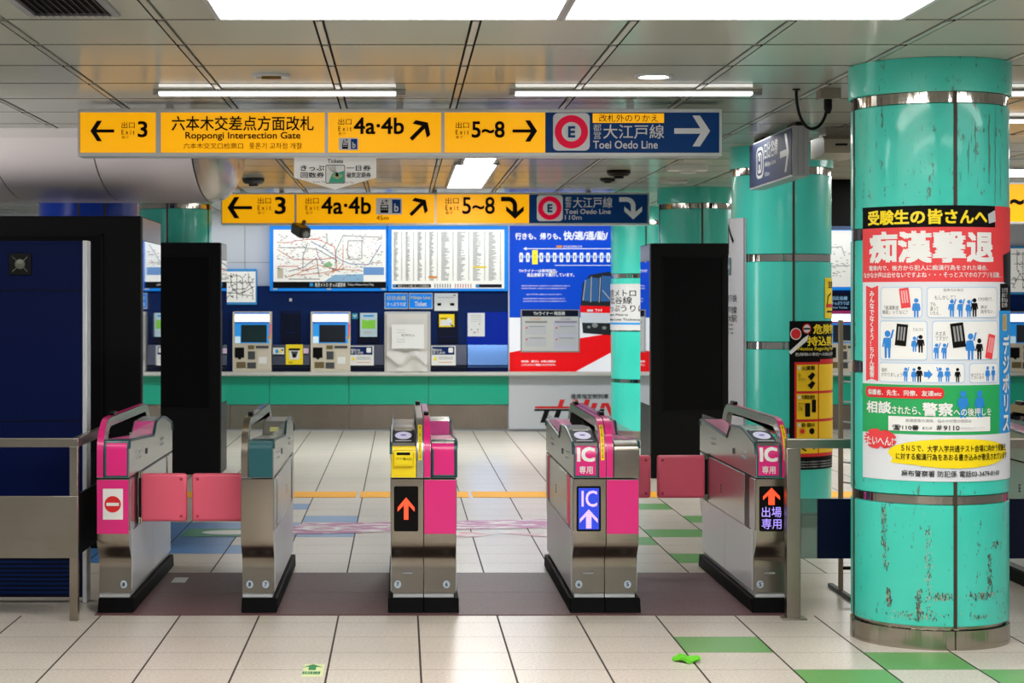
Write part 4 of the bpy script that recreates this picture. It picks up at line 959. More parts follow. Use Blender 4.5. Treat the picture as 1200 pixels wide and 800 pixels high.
a, b, c, d = B1(1042, 488.5, 1159, 505.5); g.rect(fr, a, b, c, d, .007, WHITE)
a, b, c, d = B1(1042, 514, 1177, 548.5); g.ell(fr, (a + c) / 2, (b + d) / 2, (c - a) / 2, (b - d) / 2, .008, YEL, 48); g.poly(fr, [(U(1060), zt(520)), (U(1044), zt(543)), (U(1075), zt(545))], .0075, YEL)
a, b, c, d = B1(1013.5, 503, 1052, 528); cu, cv, kx = (a + c) / 2, zt(516), (c - a) / .176; g.poly(fr, [(cu + kx * (.088 if k % 2 else .066) * math.cos(6.283 * k / 36), cv + (.047 if k % 2 else .034) * math.sin(6.283 * k / 36)) for k in range(36)], .009, REDP)
g.text(fr, 'たいへん!', B1(1018, 511, 1047.5, 521), .011, WHITE, .02)
edge = mat('cell_blue', '#a9c9e4', .5)
for q in [(1033, 336, 1081, 372.5), (1086, 336, 1167, 372.5), (1032, 375.5, 1087, 422), (1092, 375.5, 1168, 422), (1031, 425, 1130, 448.5), (1135, 425, 1168, 448.5)]:
    a, b, c, d = B1(*q); g.rrect(fr, a, b, c, d, .015, .0055, edge); g.rrect(fr, a + .004, b - .004, c - .004, d + .004, .013, .0062, WHITE)
g.build('panels', t)
g = G()
def folk(px, y0, y1, m, dress=False, arm=0):
    c = U(px); zt_, zb = zt(y0), zt(y1); h = zt_ - zb
    g.ell(fr, c, zt_ - h * .13, h * .115, h * .12, .007, m, 14)
    if dress: g.poly(fr, [(c - h * .09, zt_ - h * .27), (c + h * .09, zt_ - h * .27), (c + h * .2, zb + h * .33), (c - h * .2, zb + h * .33)], .007, m)
    else: g.poly(fr, [(c - h * .14, zt_ - h * .27), (c + h * .14, zt_ - h * .27), (c + h * .13, zb + h * .36), (c - h * .13, zb + h * .36)], .007, m)
    for s in (-1, 1):
        g.poly(fr, [(c + s * h * .015, zb + h * .38), (c + s * h * .12, zb + h * .38), (c + s * h * .11, zb), (c + s * h * .03, zb)], .007, m)
        up = arm == s
        q = [(c + s * h * .10, zt_ - h * .27), (c + s * h * .17, zt_ - h * .30), (c + s * h * (.22 if not up else .26), zt_ - h * (.6 if not up else -.02)), (c + s * h * (.16 if not up else .19), zt_ - h * (.6 if not up else -.02))]
        g.poly(fr, q, .0072, m)
for q in [(1074, 349, 371.5, BLUEP, True, 0), (1115, 350.5, 371, BLUEP, False, 1), (1125, 350.5, 371, BLUEP, False, 1), (1134.5, 351, 371, BLUEP, True, 1), (1141, 349, 371, INK, False, 0),
          (1041, 387, 420, BLUEP, False, 1), (1072, 394, 412, BLUEP, True, 1), (1079, 392, 413, INK, False, 0), (1097.5, 402, 420, BLUEP, False, 1), (1106.5, 402, 420, BLUEP, False, 1), (1136.5, 390, 421, BLUEP, True, 1), (1146.5, 396, 421, INK, False, 0),
          (1062, 430.5, 447, BLUEP, False, 1), (1071.5, 431, 447, BLUEP, True, 0), (1077.5, 429, 447.5, INK, False, 0), (1101.5, 430, 447, BLUEP, True, -1), (1110, 430, 447, BLUEP, False, 0), (1121.5, 430.5, 447.5, INK, False, 0), (1156, 429, 446.5, BLUEP, True, 0), (1162.5, 429, 446.5, BLUEP, False, 0),
          (1128, 457, 489, BLUEP, False, 0), (1147, 457, 489, BLUEP, False, 0)]: folk(*q)
a = U(1086); z = zt(438.5); g.poly(fr, [(a - .012, z + .012), (a + .006, z + .012), (a + .006, z + .024), (a + .026, z), (a + .006, z - .024), (a + .006, z - .012), (a - .012, z - .012)], .007, BLUEP)
def phone(px, py, w, h, rot, m, txt, tm):
    c, z = U(px), zt(py); s, k = math.sin(rot), math.cos(rot); R2 = lambda x, y: (c + x * k - y * s, z + x * s + y * k)
    g.poly(fr, [R2(-w, h), R2(w, h), R2(w, -h), R2(-w, -h)], .0085, m)
    for i in range(3): g.poly(fr, [R2(-w * .15 + (i - 1) * w * .5, h * .75), R2(w * .15 + (i - 1) * w * .5, h * .75), R2(w * .15 + (i - 1) * w * .5, -h * .5), R2(-w * .15 + (i - 1) * w * .5, -h * .5)], .0095, tm)
phone(1061, 349, .022, .046, .12, REDP, '', mat('faint_pink', '#f0a8aa', .5)); phone(1057, 392.5, .026, .05, -.1, INK, '', GREYINK); phone(1122, 392.5, .03, .056, .13, INK, '', GREYINK); phone(1159, 406, .022, .056, -.2, REDP, '', MATS['faint_pink'])
c = U(1173); g.rrect(fr, c - .0, zt(368), c + .05, zt(388), .012, .007, LGREY); g.rrect(fr, c + .006, zt(369), c + .044, zt(387), .01, .008, mat('coin_gold', '#b59a52', .4))
g.poly(fr, [(U(1174), zt(298)), (UR + .02, zt(292)), (UR + .02, zt(338)), (U(1175), zt(330))], .007, GLOSSBLACK)
a, b, c_, d = B1(1156, 246, 1164, 262); g.poly(fr, [(a, b - .02), (c_, b), (c_ + .005, d + .01), (a + .006, d)], .009, LGREY)
g.build('pictograms', t)

# warning poster on the second column
fr2 = cylf(C2[0], C2[1], R); zc = lambda y: Z(y, 13.27); u0 = ang(C2, 925)[0] * R; u1 = u0 + .62
t = thing('warning_poster', 'black and yellow dangerous goods poster on the second teal column', 'poster', (C2[0] + .2, C2[1] - R, zc(550)))
g = G(); g.rect(fr2, u0, zc(376), u1, zc(550), .004, INK); g.build('sheet', t)
g = G(); ym = mat('warning_yellow', '#f6c800', .45); g.rect(fr2, u0 + .035, zc(424), u1 - .03, zc(535), .006, RED)
for (a, b) in ((427, 458), (461, 491), (494, 531)):
    g.rect(fr2, u0 + .05, zc(a), u0 + .22, zc(b), .008, ym); g.rect(fr2, u0 + .23, zc(a), u1 - .05, zc(b), .008, ym)
g.rect(fr2, u0 + .24, zc(421), u1 - .03, zc(426), .0095, RED); g.build('colour_blocks', t)
g = G(); g.text(fr2, '危険物の', (u0 + .18, zc(380), u0 + .55, zc(391)), .007, YEL, .04); g.text(fr2, '持込禁止', (u0 + .13, zc(394), u0 + .5, zc(405)), .007, YEL, .04); g.text(fr2, 'Notice Regarding Hazardous', (u0 + .06, zc(406.5), u0 + .55, zc(411.5)), .007, YEL, .02); g.text(fr2, '危険物の車内への持込は法令で禁止', (u0 + .04, zc(413), u0 + .55, zc(417)), .007, WHITE)
for v, s, s2 in ((431, '火薬類', '花火\nダイナマイト'), (465, '可燃性液体', 'ガソリン\n灯油'), (497.5, '爆発・塩酸のもの', '')):
    g.text(fr2, '×', (u0 + .058, zc(v - 2), u0 + .078, zc(v + 2)), .011, WHITE, .05); g.text(fr2, s, (u0 + .085, zc(v - 2.5), u0 + .19, zc(v + 2.5)), .010, INK, .03)
    if s2: g.text(fr2, s2, (u0 + .06, zc(v + 6), u0 + .12, zc(v + 16)), .010, INK)
for v in (540, 543, 546): g.text(fr2, '駅構内および列車内への危険物の持込はできません', (u0 + .04, zc(v), u0 + .5, zc(v + 1.8)), .007, LGREY)
g.build('lettering', t)
g = G(); g.poly(fr2, [(u0 - .005, zc(412)), (u0 + .1, zc(396)), (u0 + .14, zc(392)), (u0 + .13, zc(399)), (u0 + .09, zc(404)), (u0 + .01, zc(415))], .007, WHITE)
g.ell(fr2, u0 + .045, zc(391), .04, .042, .006, WHITE); g.ell(fr2, u0 + .045, zc(391), .034, .036, .007, RED); g.ell(fr2, u0 + .125, zc(385), .034, .036, .008, RED); g.ell(fr2, u0 + .125, zc(385), .026, .028, .009, WHITE); g.rect(fr2, u0 + .10, zc(384), u0 + .15, zc(386), .010, INK)
for v, w_ in ((441, .03), (451, .05)): g.poly(fr2, [(u0 + .13, zc(v)), (u0 + .17, zc(v - 5)), (u0 + .195, zc(v - 2)), (u0 + .16, zc(v + 5))], .010, INK)
g.rrect(fr2, u0 + .11, zc(472), u0 + .15, zc(488), .008, .010, INK); g.rrect(fr2, u0 + .165, zc(468), u0 + .2, zc(483), .008, .010, INK)
for k in range(9): g.poly(fr2, [(u0 + .09 + .03 * math.cos(k * .698), zc(505) + .03 * math.sin(k * .698)), (u0 + .09 + .012 * math.cos(k * .698 + .35), zc(505) + .012 * math.sin(k * .698 + .35)), (u0 + .09 + .012 * math.cos(k * .698 - .35), zc(505) + .012 * math.sin(k * .698 - .35))], .010, RED)
g.ell(fr2, u0 + .09, zc(505), .014, .014, .010, RED, 14); g.ell(fr2, u0 + .165, zc(505), .022, .022, .010, INK, 16)
g.line(fr2, [(u0 + .08, zc(524)), (u0 + .12, zc(528))], .01, .010, INK); g.line(fr2, [(u0 + .15, zc(523)), (u0 + .19, zc(526))], .01, .010, INK); g.build('pictograms', t)
# small yellow notice on the same column
ua = ang(C2, 966)[0] * R; t = thing('yellow_notice', 'narrow yellow notice above the warning poster on the second teal column', 'notice', (C2[0] + .3, C2[1], zc(373)))
g = G(); g.rect(fr2, ua, zc(325), ua + .24, zc(373), .004, YEL); g.build('sheet', t)
g = G(); g.text(fr2, '注意', (ua + .05, zc(329), ua + .15, zc(337)), .006, INK, .03); g.line(fr2, [(ua + .03, zc(358)), (ua + .05, zc(347)), (ua + .11, zc(343))], .012, .006, INK); g.rect(fr2, ua + .02, zc(356), ua + .16, zc(360), .0065, RED); g.rect(fr2, ua + .03, zc(364), ua + .18, zc(366), .006, INK); g.build('print', t)
# white guide board wrapped on the left flank of the second column
fr3 = cylf(C2[0], C2[1], R + .018); ub = ang(C2, 875, R)[0] * (R + .018); uA = ub - .46; z3 = lambda y: Z(y, 13.36)
t = thing('guide_board', 'tall white guide board on the left flank of the second teal column', 'sign', (C2[0] - .3, C2[1] - .2, z3(530)))
g = G(); g.rect(fr3, uA, z3(255), ub, z3(530), .004, mat('board_white', '#c6c6cc', .4), .018); g.build('board', t)
g = G(); g.rect(fr3, uA + .06, z3(301), ub - .17, z3(322), .006, TEALD); g.rect(fr3, ub - .006, z3(255), ub, z3(530), .006, DGREY); g.build('colour_blocks', t)
g = G(); g.line(fr3, [(ub - .33, z3(284)), (ub - .25, z3(262)), (ub - .13, z3(283))], .03, .006, INK); g.line(fr3, [(ub - .25, z3(264)), (ub - .25, z3(297))], .025, .006, INK); g.build('arrow', t)
g = G()
for s, v in (('都営地下鉄', 345), ('大江戸線', 359), ('六本木駅', 369)): g.text(fr3, s, (ub - .43, z3(v), ub - .08, z3(v + 8.5)), .006, INK)
for s, v in (('Oedo Line', 379), ('Station', 384), ('Exit 3', 389)): g.text(fr3, s, (ub - .38, z3(v), ub - .14, z3(v + 2.8)), .006, INK)
g.text(fr3, 'Gate', (ub - .3, z3(308), ub - .19, z3(314)), .008, WHITE); g.build('lettering', t)
# ticket sign band on the far column
fr4 = cylf(C4[0], C4[1], R); z4 = lambda y: Z(y, 21.75)
t = thing('ticket_sign', 'white ticket sign band wrapped round the far teal column', 'sign', (C4[0], C4[1] - R, z4(388)))
g = G(); g.rect(fr4, -.75, z4(332.5), .55, z4(387), .008, mat('band_white', '#d2d2d2', .4), .006); g.build('band', t)
g = G()
for s, a, b, v, h in (('東京メトロ', -.62, -.105, 339, 8.5), ('日比谷線', -.62, -.15, 347.5, 8.5), ('きっぷうりば', -.62, .02, 357, 8)): g.text(fr4, s, (a, z4(v), b, z4(v + h)), .010, INK, .005)
g.text(fr4, 'Tokyo Metro', (-.6, z4(367.5), -.2, z4(370.7)), .010, INK, .01); g.text(fr4, 'Hibiya Line Tickets', (-.6, z4(373), -.06, z4(376.5)), .010, INK, .01); g.build('lettering', t)
g = G(); g.rect(fr4, -.75, z4(378), .55, z4(380.3), .010, SKYP); g.build('blue_stripe', t)

# ------------------------------------------------------------ rounded bulkhead at upper left
t = thing('bulkhead', 'rounded white bulkhead under the ceiling at upper left', 'bulkhead', (-3.5, 13.3, 2.3))
yc, ra, rb = 13.3, 1.25, .412; xe = -1.36
seams = [-4.6, -3.95, -3.27, -2.6 - .0, -1.99, xe]
seams = [X(109, 12.15) - .66 * 4, X(109, 12.15) - .66 * 3, X(109, 12.15) - .66 * 2, X(109, 12.15) - .66, X(109, 12.15), xe]
def prof(rx, rz, n=20): return [(yc + rx * math.cos(math.pi + math.pi * k / n), CEIL + .004 + rz * math.sin(math.pi + math.pi * k / n)) for k in range(n + 1)]
for a, b in zip(seams, seams[1:]):
    g = G(); g.prism(prof(ra, rb), a + .005, b - .005, SOFF); g.build('shell_panel', t)
g = G(); g.prism(prof(ra - .02, rb - .02), seams[0], xe, GAP); g.build('seam_core', t)
g = G(); vs_, fs = [], []; n, mm = 24, 10
for i in range(mm + 1):
    ph_ = math.pi / 2 * i / mm; k = math.cos(ph_)
    for j in range(n + 1):
        a = math.pi + math.pi * j / n; vs_.append((xe + .005 + .23 * math.sin(ph_), yc + ra * k * math.cos(a), CEIL + .004 + rb * k * math.sin(a)))
for i in range(mm):
    for j in range(n): fs.append((i * (n + 1) + j, i * (n + 1) + j + 1, (i + 1) * (n + 1) + j + 1, (i + 1) * (n + 1) + j))
g.add(vs_, fs, SOFFE); lab(g.build('end_cap', t), 'glossy rounded end cap')

# ------------------------------------------------------------ dark kiosks
def kiosk(x0, x1, y0, y1, zt, label, mside, e=.02):
    t = thing('display_kiosk', label, 'kiosk', ((x0 + x1) / 2, (y0 + y1) / 2, 0), 'black display kiosks')
    g = G(); g.box(x0, x1, y0, y1, 0, zt, KIOSK, .006); g.build('cabinet', t)
    g = G(); b = .09 * (x1 - x0) / .6
    g.box(x0 + b, x1 - b, y0 - .001, y0 + .004, .62, zt - .13, KIOSKR)
    for a, c in ((x0 + b - .012, x0 + b), (x1 - b, x1 - b + .012)): g.box(a, c, y0 - .008, y0 + .004, .61, zt - .12, KIOSK)
    g.box(x0 + b - .012, x1 - b + .012, y0 - .008, y0 + .004, zt - .13, zt - .118, KIOSK); g.box(x0 + b - .012, x1 - b + .012, y0 - .008, y0 + .004, .608, .62, KIOSK)
    g.build('screen', t)
    xs = x1 if mside > 0 else x0; s = mside
    g = G(); g.box(min(xs, xs + s * .006), max(xs, xs + s * .006), y0 + .03, y1 - .03, .66, zt - .16, MIRROR); lab(g.build('mirror_side', t), 'mirror polished side panel')
    g = G(); g.box(min(xs, xs + s * .005), max(xs, xs + s * .005), y0 + .02, y1 - .02, zt - .155, zt - .01, mat('kiosk_metal', '#5c5c60', .3, .8)); g.box(min(xs, xs + s * .012), max(xs, xs + s * .012), y0 - .003, y0 + .022, .01, zt - .005, mat('kiosk_edge', '#4a4b4f', .35, .6))
    g.box(min(xs, xs + s * .004), max(xs, xs + s * .004), y0 + .02, y1 - .02, .02, .65, mat('kiosk_low', '#1d1e21', .45, spec=.3)); g.build('side_trim', t)
kiosk(-3.4, X(165, 12.15), 12.15, 13.14, 2.154, 'nearest and largest black kiosk at the left, behind the blue booth', 1)
kiosk(X(258, 17.4) - .72, X(258, 17.4), 17.4, 18.03, 2.154, 'black kiosk behind the left gates with the teal column top above it', 1)
kiosk(X(763, 17), X(763, 17) + .76, 17.0, 17.75, 2.134, 'black kiosk in front of the train poster, on the right', -1)

# ------------------------------------------------------------ blue booth and railings
D = 9.94; xr = X(97, D)
t = thing('booth_partition', 'dark blue booth partition at the left edge', 'booth', (-2.4, D, 0))
g = G(); g.box(-3.9, xr, D, D + .1, .03, 1.914, BOOTH, .004); g.build('panel', t)
g = G(); g.box(xr, xr + .024, D - .01, D + .11, 0, 1.92, ALU, .004); g.box(-3.9, xr, D - .004, D + .104, 1.905, 1.918, BOOTH); lab(g.build('edge_post', t), 'bright aluminium edge post')
g = G()
for z in (Z(340, D), Z(493, D)): g.box(-3.9, xr, D - .003, D + .001, z - .004, z + .004, NAVYD)
g.box(-3.9, xr, D - .004, D + .001, .03, .24, NAVYD)
for k in range(8): g.box(-3.9, xr - .05, D - .008, D - .003, .05 + .023 * k, .062 + .023 * k, NAVY)
g.build('seams_and_grille', t)
xv, zv = X(24, D), Z(309.5, D)
g = G(); g.box(xv - .058, xv + .058, D - .012, D + .001, zv - .058, zv + .058, BLACK, .004); g.build('vent', t)
g = G(); g.lathe((xv, D - .014, zv), [(0, -.006), (.026, -.004), (.03, .004)], mat('guard_metal', '#6e7468', .35, .8), 24, axis='y')
for k in range(4):
    a = math.pi / 4 + k * math.pi / 2; g.tube([(xv + .02 * math.cos(a), D - .015, zv + .02 * math.sin(a)), (xv + .056 * math.cos(a), D - .015, zv + .056 * math.sin(a))], .003, MATS['guard_metal'], 6)
g.build('fan_guard', t)
t = thing('railing', 'stainless railing with a low steel panel before the blue booth', 'railing', (-2.4, 9.38, 0))
g = G(); g.box(-3.9, -1.612, 9.36, 9.40, Z(523.5, 9.38), Z(513, 9.38), STEELH, .003); g.box(-1.652, -1.612, 9.40, 10.36, Z(523.5, 9.38), Z(513, 9.38), STEELH, .003); g.build('top_rail', t)
g = G(); g.box(-1.657, -1.614, 9.36, 9.40, 0, Z(523, 9.38), STEEL, .003); g.build('post', t)
g = G(); g.box(-1.65, -1.614, 10.32, 10.36, 0, Z(523, 9.38), STEEL, .003); g.build('post', t)
g = G(); g.box(-3.9, -1.612, 9.352, 9.372, Z(653, 9.38), Z(580.5, 9.38), STEELH, .003); g.build('panel', t)
g = G(); g.box(-1.64, -1.625, 9.41, 10.31, Z(653, 9.38), Z(580.5, 9.38), BLACK, .003); g.build('side_panel', t)
t = thing('railing', 'stainless railing with a navy panel beside the big teal column', 'railing', (2.6, 9.43, 0))
g = G(); g.box(1.937, 3.40, 9.40, 9.45, Z(525, 9.42), Z(514, 9.42), STEELH, .003); g.build('top_rail', t)
for xx in (1.935, 3.34):
    g = G(); g.box(xx, xx + .07, 9.40, 9.46, .006, Z(525, 9.42) + .001, STEELH, .003); g.box(xx - .02, xx + .1, 9.385, 9.475, 0, .008, STEELH, .002); g.build('post', t)
g = G(); g.box(2.006, X(957.5, 9.43), 9.425, 9.433, Z(654, 9.43), Z(584, 9.43), SMOKED); g.build('glass_panel', t)
g = G(); g.box(X(957.5, 9.43), 3.338, 9.42, 9.438, Z(654, 9.43), Z(584, 9.43), NAVYD, .002); g.build('panel', t)
# brochure rack behind the near column
t = thing('brochure_rack', 'wire brochure rack standing in the gap left of the big column', 'rack', (2.56, 10.25, 0))
BR_ = mat('rack_beige', '#8a7a66', .45, .3)
for xx in (2.405, 2.74):
    g = G(); g.box(xx - .012, xx + .012, 10.24, 10.264, .012, Z(375, 10.2), BR_, .003); g.build('post', t)
    g = G(); g.box(xx - .015, xx + .015, 9.98, 10.5, 0, .022, BLACK, .004); g.build('foot', t)
g = G()
for k in range(9): g.tube([(2.417, 10.25, .5 + .11 * k), (2.44, 10.19, .5 + .11 * k), (2.71, 10.19, .5 + .11 * k), (2.728, 10.25, .5 + .11 * k)], .005, LGREY, 8)
g.build('rungs', t)
g = G(); g.tube([(2.405, 10.25, .14), (2.74, 10.25, .14)], .01, BLACK); g.build('crossbar', t)

# ------------------------------------------------------------ ticket gates
YF, L, HW = 9.56, 1.80, .1675
HP = [(0, .697), (0, .82), (.012, .85), (.045, .873), (.30, .915), (.44, .928), (.74, .920), (.85, .849), (1.74, .889), (1.785, .88), (1.8, .85), (1.8, .697)]
BP = [(0, .69)] + [(.088 * (1 - math.cos(math.pi * k / 12)) / 2, .385 - .135 * k / 12) for k in range(13)] + [(.0865, .225), (.075, .10)]
BPf = BP + [(L - y, z) for y, z in BP[::-1]]
FP = []
for k in range(9): a = math.pi / 2 * k / 8; FP.append((.24 - .24 * math.cos(a), .82 + .17 * math.sin(a)))
FPo = [(0, .697)] + FP + [(L - y, z) for y, z in FP[::-1]] + [(L, .697)]
FI = [(L - .13, .697), (L - .13, .86), (L - .17, .92), (L - .24, .945), (.24, .945), (.17, .92), (.13, .86), (.13, .697)]
def gate_half(t, x0, side, o):
    s = 1 if side == 'L' else -1; xa = x0 if side == 'L' else x0 + HW
    gx = lambda a: xa + s * a                     # a = 0 at the outer (passage) flank, HW at the inner flank
    def bx(g, a0, a1, y0, y1, z0, z1, m, bev=0): g.box(min(gx(a0), gx(a1)), max(gx(a0), gx(a1)), YF + y0, YF + y1, z0, z1, m, bev)
    def pr(g, pts, a0, a1, m, bev=0): g.prism([(YF + y, z) for y, z in pts], min(gx(a0), gx(a1)), max(gx(a0), gx(a1)), m, bev=bev)
    # body
    g = G(); pr(g, BPf, .002, HW - .0012, STEEL, .003); g.build('body', t)
    g = G(); bx(g, .012, HW - .003, .085, L - .085, .075, .102, LGREY); bx(g, -.012, HW, .06, L - .06, 0, .052, BLACK, .004)
    pr(g, [(.03, .0), (.06, .075), (L - .06, .075), (L - .03, 0)], -.014, HW, mat('plinth_black', '#040405', .6, spec=.06), .006); lab(g.build('plinth', t), 'black base')
    # flank panels
    g = G(); bx(g, -.003, .004, .31, 1.49, .424, .686, SATIN, .001); bx(g, -.003, .004, .03, .165, .424, .686, SATIN, .001); bx(g, -.003, .004, 1.635, 1.77, .424, .686, SATIN, .001); g.build('flank_panel', t)
    g = G(); bx(g, -.002, .004, .1, .9, .105, .416, SATINW, .001); bx(g, -.002, .004, .905, 1.7, .105, .416, SATINW, .001); g.build('flank_panel', t)
    g = G()
    for y in (.17, 1.495):
        g = G(); bx(g, -.001, .004, y, y + .135, .40, .692, GLOSSBLACK); g.build('flap_slot', t)
    g = G()
    for k in range(3): bx(g, -.0045, 0, 1.02, 1.05, .52 + k * .018, .53 + k * .018, DGREY)
    bx(g, -.0045, 0, .62, .66, .77, .80, DGREY); bx(g, -.0045, 0, 1.25, 1.36, .80, .812, LGREY); bx(g, -.0045, 0, 1.25, 1.36, .77, .782, LGREY); bx(g, -.0045, 0, .28, .4, .77, .782, LGREY); bx(g, -.0045, 0, .28, .4, .80, .812, LGREY); g.build('flank_marks', t)
    # hood
    hp = HP if o['reader'] else [(L - y, z) for y, z in HP[::-1]]
    hw = .128
    g = G(); pr(g, hp, 0, hw, o.get('hood', SATIN), .003); g.build('hood', t)
    g = G(); tr = hp[1:-1]; g.tube([(gx(.001), YF + y, z - .002) for y, z in tr], .0075, TEALT, 8); g.build('edge_trim', t)
    dz0, dz1 = (.88, 1.73)
    if not o['reader']: dz0, dz1 = L - dz1, L - dz0
    dk = o.get('deck', SATIN); f = pathf([(YF + y, z) for y, z in (HP[7:9] if o['reader'] else hp[3:5])], gx(0), s)
    g = G(); f.vstep = None; g.rect(f, .012, .02, hw - .006, f.L[-1] - .02, .0025, dk)
    if not o['reader']:
        f = pathf([(YF + y, z) for y, z in hp[4:6]], gx(0), s); f.vstep = None; g.rect(f, .012, .004, hw - .006, f.L[-1] - .002, .0025, dk)
        if o.get('bluetop'): g.rect(f, .04, .03, hw - .04, .07, .0035, mat('pale_label', '#d6d98a', .5))
    g.build('deck', t)
    g = G(); bx(g, .004, .008, dz0, dz1, .866, .922, GLASS); lab(g.build('side_shield', t), 'clear plastic shield')
    # fin arch
    g = G(); b = bmesh.new(); n = len(FPo)
    pts = FPo + FI; pr(g, FPo + FI, hw + .004, HW - .0015, o.get('fin', SATIN)); g.build('handrail_arch', t)
    g = G(); f = pathf([(YF + y, z) for y, z in FPo[:-1]], gx(hw + .004), s); f.vstep = .02
    g.rect(f, .001, .004, HW - hw - .0065, f.L[-1] - .02, .003, o['band']); lab(g.build('arch_band', t), o.get('bandlabel', 'pink band over the arch'))
    if o.get('bluetop'):
        g = G(); g.rect(f, .004, f.L[9] + .75, HW - hw - .009, f.L[9] + 1.25, .005, mat('label_blue', '#1768b8', .35)); lab(g.build('arch_label', t), 'blue label on top of the arch')
    if o.get('strip'):
        g = G(); g.rect(f, .008, .09, .026, .30, .005, YEL); g.text(f, '\n'.join('進入禁止ふれる'), (.012, .29, .022, .1), .0065, INK); lab(g.build('warning_strip', t), 'narrow yellow warning strip')
    g = G(); yy = 1.42 if o['reader'] else .38; bx(g, hw + .008, HW - .005, yy, yy + .12, .99, 1.012, GLOSSBLACK, .006); g.build('sensor', t)
    # hood front
    f = pathf([(YF + y, z) for y, z in hp[:6]], gx(0), s)
    TX = lambda g, st, a0, v0, a1, v1, w, m, bold=0.: g.text(f, st, (a0, v0, a1, v1) if s > 0 else (hw + .0 - a0 + 0, v0, hw - a1, v1), w, m, bold)
    if o['front'] == 'ic':
        g = G(); g.rect(f, .004, .002, hw - .002, .165, .002, TEALD); g.build('front_frame', t)
        g = G(); g.rect(f, .012, .012, hw - .012, .166, .0035, PINK); g.build('front_panel', t)
        g = G(); g.text(f, 'IC', (.022, .152, hw - .022, .086), .005, WHITE, .06); g.text(f, '専用', (.03, .06, hw - .03, .022), .005, WHITE, .02); g.build('lettering', t)
    elif o['front'] == 'ticket':
        g = G(); g.rect(f, .002, .002, hw, .165, .002, YEL); g.build('front_panel', t)
        g = G(); bx(g, .012, hw - .012, -.028, .01, .755, .84, YEL, .012); lab(g.build('ticket_inlet', t), 'bulging yellow ticket inlet')
        g = G(); bx(g, .03, hw - .03, -.030, -.02, .815, .829, GLOSSBLACK, .002); fr_ = Frame(lambda u, v, w: (gx(u), YF - .0285 - w, v)); g.text(fr_, 'きっぷ', (.03, .803, .056, .794), .001, INK); g.text(fr_, '投入口', (.062, .803, .105, .790), .001, INK, .02); g.build('slot', t)
    elif o['front'] == 'block':
        g = G(); pr(g, [(-.006, .699), (-.006, .835)] + [(.044 - .05 * math.cos(math.pi / 16 * k), .835 + .05 * math.sin(math.pi / 16 * k)) for k in range(1, 9)] + [(.2, .885), (.2, .699)], -.002, hw, o['block'], .003); lab(g.build('front_block', t), o['blocklabel'])
        if o.get('blockframe'):
            g = G()
            for q in ((-.004, .012, .70, .845), (hw - .012, hw, .70, .845), (-.004, hw, .699, .713)): bx(g, q[0], q[1], -.010, .015, q[2], q[3], TEALT, .003)
            pr(g, [(-.009, .84)] + [(.044 - .053 * math.cos(math.pi / 16 * k), .835 + .053 * math.sin(math.pi / 16 * k)) for k in range(1, 9)] + [(.12, .888), (.12, .88), (.044, .88), (.0, .84)], -.004, .012, TEALT)
            pr(g, [(.01, .868), (.02, .88), (.044, .888), (.075, .888), (.075, .87)], -.004, hw, TEALT)
            g.build('front_frame', t)
    else:
        g = G(); g.rect(f, .004, .002, hw - .002, f.L[3] - .01, .002, TEALD); g.build('front_frame', t)
        if o['front'] == 'pink':
            g = G(); g.rect(f, .012, .012, hw - .012, .178, .004, PINK); g.build('front_panel', t)
    if o['reader']:
        g = G(); v0, v1 = f.L[3] + .004, f.L[4] + .02; g.rect(f, .008, v0, hw - .006, v1, .003, NAVYD, .004); g.build('reader_plate', t)
        g = G(); vc = (v0 + v1) / 2; g.ell(f, hw / 2, vc, .044, .085, .005, WHITE, 40); g.ell(f, hw / 2, vc, .040, .078, .006, LAV, 40); g.ell(f, hw / 2, vc, .016, .012, .007, NAVYD, 20)
        for a, b in ((v0 + .012, v0 + .028), (v1 - .03, v1 - .014)): g.rect(f, .022, a, hw - .022, b, .005, WHITE)
        lab(g.build('card_reader', t), 'glowing white oval card reader')
    # body front
    PF = Frame(lambda u, v, w: (x0 + u, YF - w, v))
    if o.get('panel'):
        g = G(); bx(g, .003, HW - .003, -.003, .004, .412, .686, PINK, .001); g.build('pink_panel', t)
    if o.get('display'):
        c = (x0 + HW / 2 - .006 * s) - x0; g = G()
        g.rrect(PF, c - .062, .655, c + .062, .425, .008, .006, GLOSSBLACK, .012); d = g.build('display', t); g = G()
        if o['display'] == 'arrow':
            c2, z2 = c, .54; g.poly(PF, [(c2 - .043, z2 + .006), (c2, z2 + .058), (c2 + .043, z2 + .006), (c2 + .043, z2 - .014), (c2 + .011, z2 + .02), (c2 + .011, z2 - .055), (c2 - .011, z2 - .055), (c2 - .011, z2 + .02), (c2 - .043, z2 - .014)], .0075, LEDR)
        elif o['display'] == 'exit':
            z2 = .605; g.poly(PF, [(c - .043, z2 - .002), (c, z2 + .042), (c + .043, z2 - .002), (c + .043, z2 - .02), (c + .016, z2 + .005), (c + .016, z2 - .045), (c - .016, z2 - .045), (c - .016, z2 + .005), (c - .043, z2 - .02)], .0075, LEDR)
            g.text(PF, '出場', (c - .05, .55, c + .05, .497), .0075, LEDV, .005); g.text(PF, '専用', (c - .05, .49, c + .05, .437), .0075, LEDV, .005)
        else:
            g.rect(PF, c - .052, .645, c + .052, .435, .007, LEDB); g.text(PF, 'IC', (c - .036, .632, c + .042, .552), .0085, LEDW, .02)
            z2 = .49; g.poly(PF, [(c - .046, z2 - .002), (c, z2 + .048), (c + .046, z2 - .002), (c + .046, z2 - .022), (c + .014, z2 + .012), (c + .014, z2 - .05), (c - .014, z2 - .05), (c - .014, z2 + .012), (c - .046, z2 - .022)], .0085, LEDW)
            for k in range(26): g.rect(PF, c - .052, .435 + k * .0081, c + .052, .4362 + k * .0081, .0095, NAVYD)
